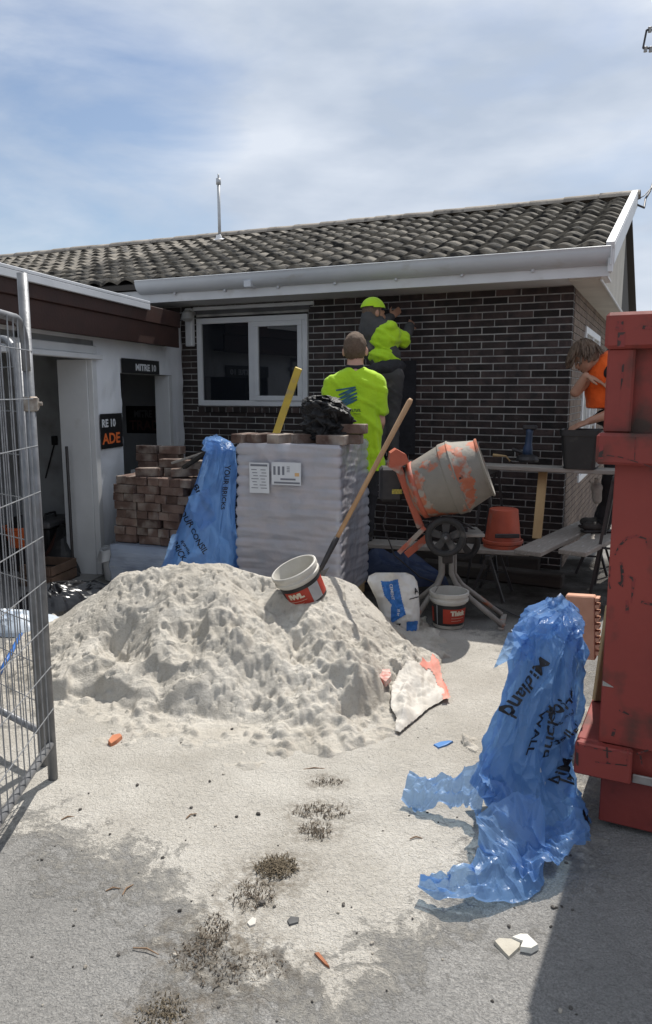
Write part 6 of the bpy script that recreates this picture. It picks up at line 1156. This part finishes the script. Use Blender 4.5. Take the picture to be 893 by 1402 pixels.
for (px, py, hw, dp) in ((486, 503, 13, .062), (486, 508, 23, .085), (485, 514, 31, .10), (484.5, 523, 35, .115), (484.5, 545, 36, .122), (485, 565, 34.5, .122), (487, 590, 34.5, .122), (490, 615, 33, .13), (493, 636, 33.5, .138), (494, 644, 33.5, .138)):
    c_ = q(px, py); a_ = hw * MYY / F; rings.append([(c_.x + a_ * math.copysign(abs(math.cos(t)) ** .8, math.cos(t)), c_.y + dp * math.copysign(abs(math.sin(t)) ** .85, math.sin(t)), c_.z) for t in np.linspace(0, 2 * math.pi, 28, endpoint=False)])
loft(sb1, rings, capb=True, capt=True)
for s in (-1, 1):
    S_, E_ = sh[s]; d_ = (E_ - S_).normalized(); cap(sb1, q(486, 520), S_, .07, .072); e_ = S_ + (E_ - S_) * .80; mb = sb1.tube([S_ - d_ * .02, S_ + d_ * .06, e_ - d_ * .03, e_], [.068, .074, .078, .074], 18)
sm1 = blob('shirt', sb1, .010, 3); 
def fold1(c, n):
    z_ = c[:, 2]; g_ = np.clip(1.25 - z_, 0, 1); return c + n * (np.maximum(.020 * fbm(c * np.array([6, 6, 3.0]), 3, 5), -.006) + .034 * g_ * np.maximum(0, np.sin(c[:, 0] * 42 + 9 * vnoise(c * np.array([3, 3, 2]), 3))) + .016 * np.maximum(0, np.sin(c[:, 0] * 20 + z_ * 32 + 5 * vnoise(c * 3, 8)) - .5))[:, None]
vdisp(sm1, fold1); shirt1 = obj('shirt', sm1, M_HIVIS, p1, smooth=True)
cl = MB(); cc = q(486, 501.5, .0); loft(cl, [[(cc.x + r_ * math.cos(t), cc.y + r_ * .95 * math.sin(t), cc.z + z_ + .012 * math.sin(t)) for t in np.linspace(0, 2 * math.pi, 24, endpoint=False)] for r_, z_ in ((.082, -.035), (.080, .008), (.074, .018), (.070, .010))]); obj('collar', cl, M_NAVY, p1, smooth=True)
tr1 = MB(); legs1(tr1, .022); ell(tr1, q(490, 640), (.19, .125, .13)); finish(p1, 'trousers', tr1, M_NAVY, .012, 3, fold=(.008, 8, 4))
hr = hair_shell(hc1, B1, KH, 0, lambda x, y, z: (z > -.092 + max(0, y + .03) * 1.3) and not (y > .05 and z < .03) and not (abs(x) > .07 and -.01 < y < .03 and z < .02), seed=3, grow=.004); obj('hair', hr, M_HAIRB, p1, smooth=True)
for hx_, ax_ in ((476, 0), (503, 0)): boots(p1, Vector((q(hx_, 700).x, 0, .10)), (.1, 1, 0))
# print on the back of the shirt, laid on to the cloth
def stick(o, parent, inv_, shapes, m_, name, off=.005):
    me = o.data; mw = Matrix.Translation(parent.location); bv = BVHTree.FromPolygons([v.co for v in me.vertices], [p.vertices[:] for p in me.polygons]); L0 = inv_(CAM); mb = MB()
    for quad in shapes:
        v = []
        for px, py in quad:
            d = ray(px, py).normalized(); h, n, i, ds = bv.ray_cast(L0, d)
            if h is None: break
            v.append(tuple(h - d * off))
        else: mb.add(v, [tuple(range(len(v)))])
    if mb.f: return obj(name, mb, m_, o)
def stroke(pts, wv, step=1.2):
    out = []
    for (a, b_) in zip(pts[:-1], pts[1:]):
        L_ = math.hypot(b_[0] - a[0], b_[1] - a[1]); n = max(1, int(L_ / step)); nx_, ny_ = -(b_[1] - a[1]) / L_ * wv, (b_[0] - a[0]) / L_ * wv
        for k in range(n):
            p, r = k / n, (k + 1) / n; A = (a[0] + (b_[0] - a[0]) * p, a[1] + (b_[1] - a[1]) * p); Bb = (a[0] + (b_[0] - a[0]) * r, a[1] + (b_[1] - a[1]) * r); out.append([(A[0] + nx_, A[1] + ny_), (Bb[0] + nx_, Bb[1] + ny_), (Bb[0] - nx_, Bb[1] - ny_), (A[0] - nx_, A[1] - ny_)])
    return out
M_SCRB = mat('blue_green_shirt_print', (.035, .11, .16), rough=.8); zg = [(460, 534.5), (487, 530), (464, 541), (488, 533), (462, 547), (489, 538), (465, 551), (489, 543), (468, 553), (489, 547), (472, 555), (484, 550)]
stick(shirt1, p1, i1, stroke(zg, 1.0), M_SCRB, 'back_print'); M_SHT = mat('dark_shirt_lettering', (.05, .08, .03), rough=.8)
tx = []
for k in range(6): x_ = 480 + k * 2.5; tx += stroke([(x_, 560), (x_ + .2, 563.6)], .55) + (stroke([(x_, 560.2), (x_ + 1.7, 560.2)], .4) if k % 2 == 0 else stroke([(x_, 563.2), (x_ + 1.7, 563.2)], .4))
tx += stroke([(484, 566.6), (494, 566.6)], .35); stick(shirt1, p1, i1, tx, M_SHT, 'back_lettering')
# ---------------------------------------------------------------- worker reaching up at the wall
def at_h(px, py, yl): return on_plane(px, py, C0 + HY * yl, HY)
f2 = at_h(527, 600, yU); p2 = thing('person', 'person in yellow cap and vest standing on the raised plank facing the wall', 'person', (f2.x, f2.y, ZU)); i2 = inv(p2); w_ = lambda px, py, dl=0.0: i2(at_h(px, py, yU + dl))
B2 = basis((-.05, .05, 1), (.92, .40, -.05)); hc2 = w_(512, 429, .04)
def torso2(mb, r, low=True):
    ell(mb, w_(522, 462, .05), (.165 + r, .12 + r, .17 + r), rot('Y', .12)); ell(mb, w_(527, 488, .03), (.150 + r, .115 + r, .14 + r))
    if low: ell(mb, w_(529, 508, .0), (.155 + r, .13 + r, .11 + r))
b = MB(); head_shape(b, hc2, B2, 1.08); cap(b, hc2 + Vector((-.02, 0, -.06)), w_(514, 450, .04), .058, .065); torso2(b, -.01)
S2, E2, H2 = w_(534, 457, .10), w_(553, 465, .20), w_(561, 447, .44); S3, E3, H3 = w_(508, 458, .10), w_(517, 448, .32), w_(535, 434, .44)
for S_, E_, W_h, s in ((S2, E2, H2, 1), (S3, E3, H3, -1)): cap(b, w_(520, 456, .06), S_, .07, .06); cap(b, S_, E_, .055, .044); cap(b, E_, W_h, .042, .032); hand(b, W_h, W_h - E_, (0, 1, .1), 1.0, .5, s)
kn = [(w_(518, 511, .0), w_(519, 560, .05), Vector((w_(517, 600).x, .0, .10))), (w_(538, 511, .0), w_(538, 560, .05), Vector((w_(539, 600).x, .04, .10)))]
for h_, k_, a_ in kn: cap(b, h_, k_, .085, .06); cap(b, k_, a_, .058, .042)
finish(p2, 'body', b, M_SKINT, .010, 4)
hd = MB(); torso2(hd, .0); ell(hd, w_(511, 452, .03), (.135, .115, .155)); cap(hd, w_(507, 434, .02), w_(506, 455, .0), .092, .10); cap(hd, w_(514, 440, .05), w_(508, 478, .02), .085, .10); cap(hd, w_(518, 455, .08), S3, .09, .075); cap(hd, S3, E3, .072, .058); cap(hd, E3, H3, .055, .042); cap(hd, E2, H2, .058, .044); cap(hd, S2, E2, .066, .058); finish(p2, 'dark_hooded_top', hd, M_GREYC, .011, 3, fold=(.008, 10, 6))
vs_ = MB(); ell(vs_, w_(526, 465, .045), (.150, .137, .165), rot('Y', .15)); ell(vs_, w_(525, 490, .03), (.165, .135, .115), rot('Y', .25)); cap(vs_, w_(528, 458, .05), S2, .09, .082); cap(vs_, S2, S2 + (E2 - S2) * .95, .082, .080); ell(vs_, w_(533, 449, .02), (.055, .08, .05)); vo = finish(p2, 'hi_vis_vest', vs_, M_HIVIS, .010, 3, fold=(.018, 8, 9))
jk = MB(); ell(jk, w_(528, 505, .0), (.185, .155, .085), rot('Y', -.18)); finish(p2, 'waist_jacket', jk, M_NAVY, .011, 3, fold=(.012, 10, 12))
tr2 = MB(); ell(tr2, w_(528, 512, .0), (.165, .135, .12))
for h_, k_, a_ in kn: cap(tr2, h_, k_, .102, .078); cap(tr2, k_, a_, .078, .066)
finish(p2, 'trousers', tr2, M_GREYC, .012, 3, fold=(.010, 8, 15))
for h_, k_, a_ in kn: boots(p2, a_, (.3, 1, 0))
cp = hair_shell(hc2, B2, 1.10, 0, lambda x, y, z: z > .022 - .1 * min(0, y), grow=.016, rough=.0015, seed=6); cpo = obj('cap', cp, M_HIVIS, p2, smooth=True); cb_ = [hc2 + B2 @ Vector((r * math.sin(t) * .085, .085 + r * .085 * math.cos(t) * (1 if r else 0), .040 - .012 * abs(math.sin(t)))) for r in (0, .5, 1) for t in np.linspace(-1.35, 1.35, 13)]
bm_ = MB(); vv = []
for r in (0.0, 1.0):
    for t in np.linspace(-1.4, 1.4, 15): vv.append(tuple(hc2 + B2 @ Vector((.082 * math.sin(t), (.062 * math.cos(t) + .02) + r * .085 * math.cos(t), .048 - .016 * math.sin(t) ** 2 - r * .012))))
bm_.add(vv, [(i, i + 1, 15 + i + 1, 15 + i) for i in range(14)]); n0 = len(bm_.v); bm_.add([(x, y, z - .005) for x, y, z in vv], [(15 + i, 15 + i + 1, i + 1, i) for i in range(14)]); obj('cap_peak', bm_, M_NAVY, cpo, smooth=True)
bh = hair_shell(hc2, B2, 1.08, 0, lambda x, y, z: (z > -.05) and y < .03 and z < .05, grow=.004, seed=8); obj('hair', bh, M_HAIRB, p2, smooth=True)
# black board standing against the wall beside that worker
kb = [HL(px, py, -.012) for px, py in ((546, 494), (569, 560))]; tag(obj('black_board', MB().box(kb[0].x, kb[1].x, -.012, -.002, ZU - .0, kb[0].z, .002), M_NAVY, loc=C0, rotz=HROT), 'black board standing against the brick wall on the raised plank line', 'board')
# ---------------------------------------------------------------- person bending over the tub
f3 = at_z(822, 728, ZL + .04); p3 = thing('person', 'person in orange vest bending over the black tub beside the skip', 'person', (f3.x, f3.y, ZL + .04)); i3 = inv(p3); Y3 = 6.55; z_ = lambda px, py, dy=0.0: i3(at_y(px, py, Y3 + dy))
B3 = basis((-.55, -.10, .82), (-.80, -.15, -.58)); hc3 = z_(801, 488); K3 = 1.08
b = MB(); head_shape(b, hc3, B3, K3); cap(b, hc3 + B3 @ Vector((0, -.03, -.07)), z_(834, 492, .05), .056, .07); ell(b, z_(838, 505, .08), (.14, .15, .17), rot('Y', -.5)); ell(b, z_(848, 545, .1), (.125, .14, .16), rot('Y', -.2)); ell(b, z_(856, 580, .1), (.13, .15, .12))
SA, EA, WA = z_(826, 498, .10), z_(788, 537, -.02), z_(802, 514, -.10); SB, EB, WB = z_(838, 510, -.08), z_(836, 566, -.10), z_(806, 577, -.10)
for S_, E_, W_h, d_, n_, cu in ((SA, EA, WA, Vector((.85, -.1, -.35)), Vector((-.2, .3, -1)), .35), (SB, EB, WB, Vector((-.9, 0, -.35)), Vector((.1, .2, -1)), .45)): cap(b, z_(838, 500, .05), S_, .07, .06); cap(b, S_, E_, .054, .046); cap(b, E_, W_h, .045, .031); hand(b, W_h, d_, n_, 1.22, cu, 1)
lg = [(z_(852, 592, .02), z_(838, 650, .0), Vector((.02, -.04, .10))), (z_(862, 592, .2), z_(848, 652, .15), Vector((.08, .20, .10)))]
for h_, k_, a_ in lg: cap(b, h_, k_, .085, .06); cap(b, k_, a_, .058, .042)
finish(p3, 'body', b, M_SKINT, .009, 4)
v3 = MB(); loft(v3, [[tuple(z_(px, py, .06) + Vector((a_ * math.cos(t), .15 * math.sin(t), 0))) for t in np.linspace(0, 2 * math.pi, 24, endpoint=False)] for px, py, a_ in ((838, 480, .05), (836, 486, .12), (832, 498, .165), (829, 512, .172), (828, 530, .170), (828, 548, .168), (829, 557, .165), (829, 559, .16))], capb=True, capt=True); finish(p3, 'orange_vest', v3, M_HIOR, .010, 3, fold=(.009, 8, 21))
ov = MB(); cap(ov, z_(842, 486, .05), z_(822, 498, .04), .075, .055); cap(ov, z_(842, 486, .05), SB, .08, .07); finish(p3, 'dark_under_layer', ov, M_NAVY, .011, 3, fold=(.006, 10, 25))
t3 = MB(); ell(t3, z_(852, 580, .1), (.165, .17, .13)); ell(t3, z_(830, 572, .04), (.10, .13, .07))
for h_, k_, a_ in lg: cap(t3, h_, k_, .105, .08); cap(t3, k_, a_, .08, .068)
finish(p3, 'trousers', t3, M_NAVY, .012, 3, fold=(.009, 8, 27))
for h_, k_, a_ in lg: boots(p3, a_, (-1, -.1, 0))
# floppy hair in locks
hs = hair_shell(hc3, B3, K3, 0, lambda x, y, z: z > -.075 + max(0, y) * 1.15, grow=.018, rough=.004, seed=12); hl = obj('hair', hs, M_HAIRF, p3, smooth=True); rg = random.Random(4); lk = MB()
for k in range(150):
    a = rg.uniform(0, 6.283); e_ = rg.uniform(.0, 1.25); d_ = Vector((math.cos(a) * math.cos(e_), math.sin(a) * math.cos(e_), math.sin(e_))); p = Vector((d_.x * .094, d_.y * .114 - .008, d_.z * .118 + .018)) * K3; path = []; dr_ = Vector((d_.x * .6, d_.y * .6 + .35, -.3)); 
    for s_ in range(5):
        path.append(hc3 + B3 @ p); g_ = B3.transposed() @ Vector((0, 0, -1)); p = p + (dr_.normalized() * .6 + g_ * (.25 + .2 * s_)).normalized() * .022; rr = math.sqrt((p.x / .096) ** 2 + ((p.y + .008) / .116) ** 2 + ((p.z - .018) / .120) ** 2) / K3
        if rr < 1: p = Vector((p.x / rr, p.y / rr, (p.z - .018) / rr + .018))
        if p.y > .075 and p.z < -.01: break
    if len(path) > 2: lk.tube(path, [.005 + .004 * math.sin(math.pi * (i + .5) / len(path)) for i in range(len(path))], 5)
obj('hair_locks', lk, M_HAIRF, hl, smooth=True, kind='stuff'); face_parts(p3, i3, hc3, B3, K3)
gl = MB(); c_ = z_(817, 668, -.12); ell(gl, c_, (.055, .03, .05)); cap(gl, c_ + Vector((-.03, 0, .03)), c_ + Vector((-.065, -.01, .055)), .012, .009); cap(gl, c_ + Vector((-.01, 0, .04)), c_ + Vector((-.02, -.01, .085)), .011, .009); cap(gl, c_ + Vector((.01, 0, .04)), c_ + Vector((.0, -.01, .08)), .011, .009); cap(gl, c_, c_ + Vector((.01, .0, -.10)), .045, .04); finish(p3, 'glove', gl, mat('grey_glove', (.30, .28, .25), (.22, .2, .18), 20, .9), .007, 2)
bpy.context.view_layer.update()
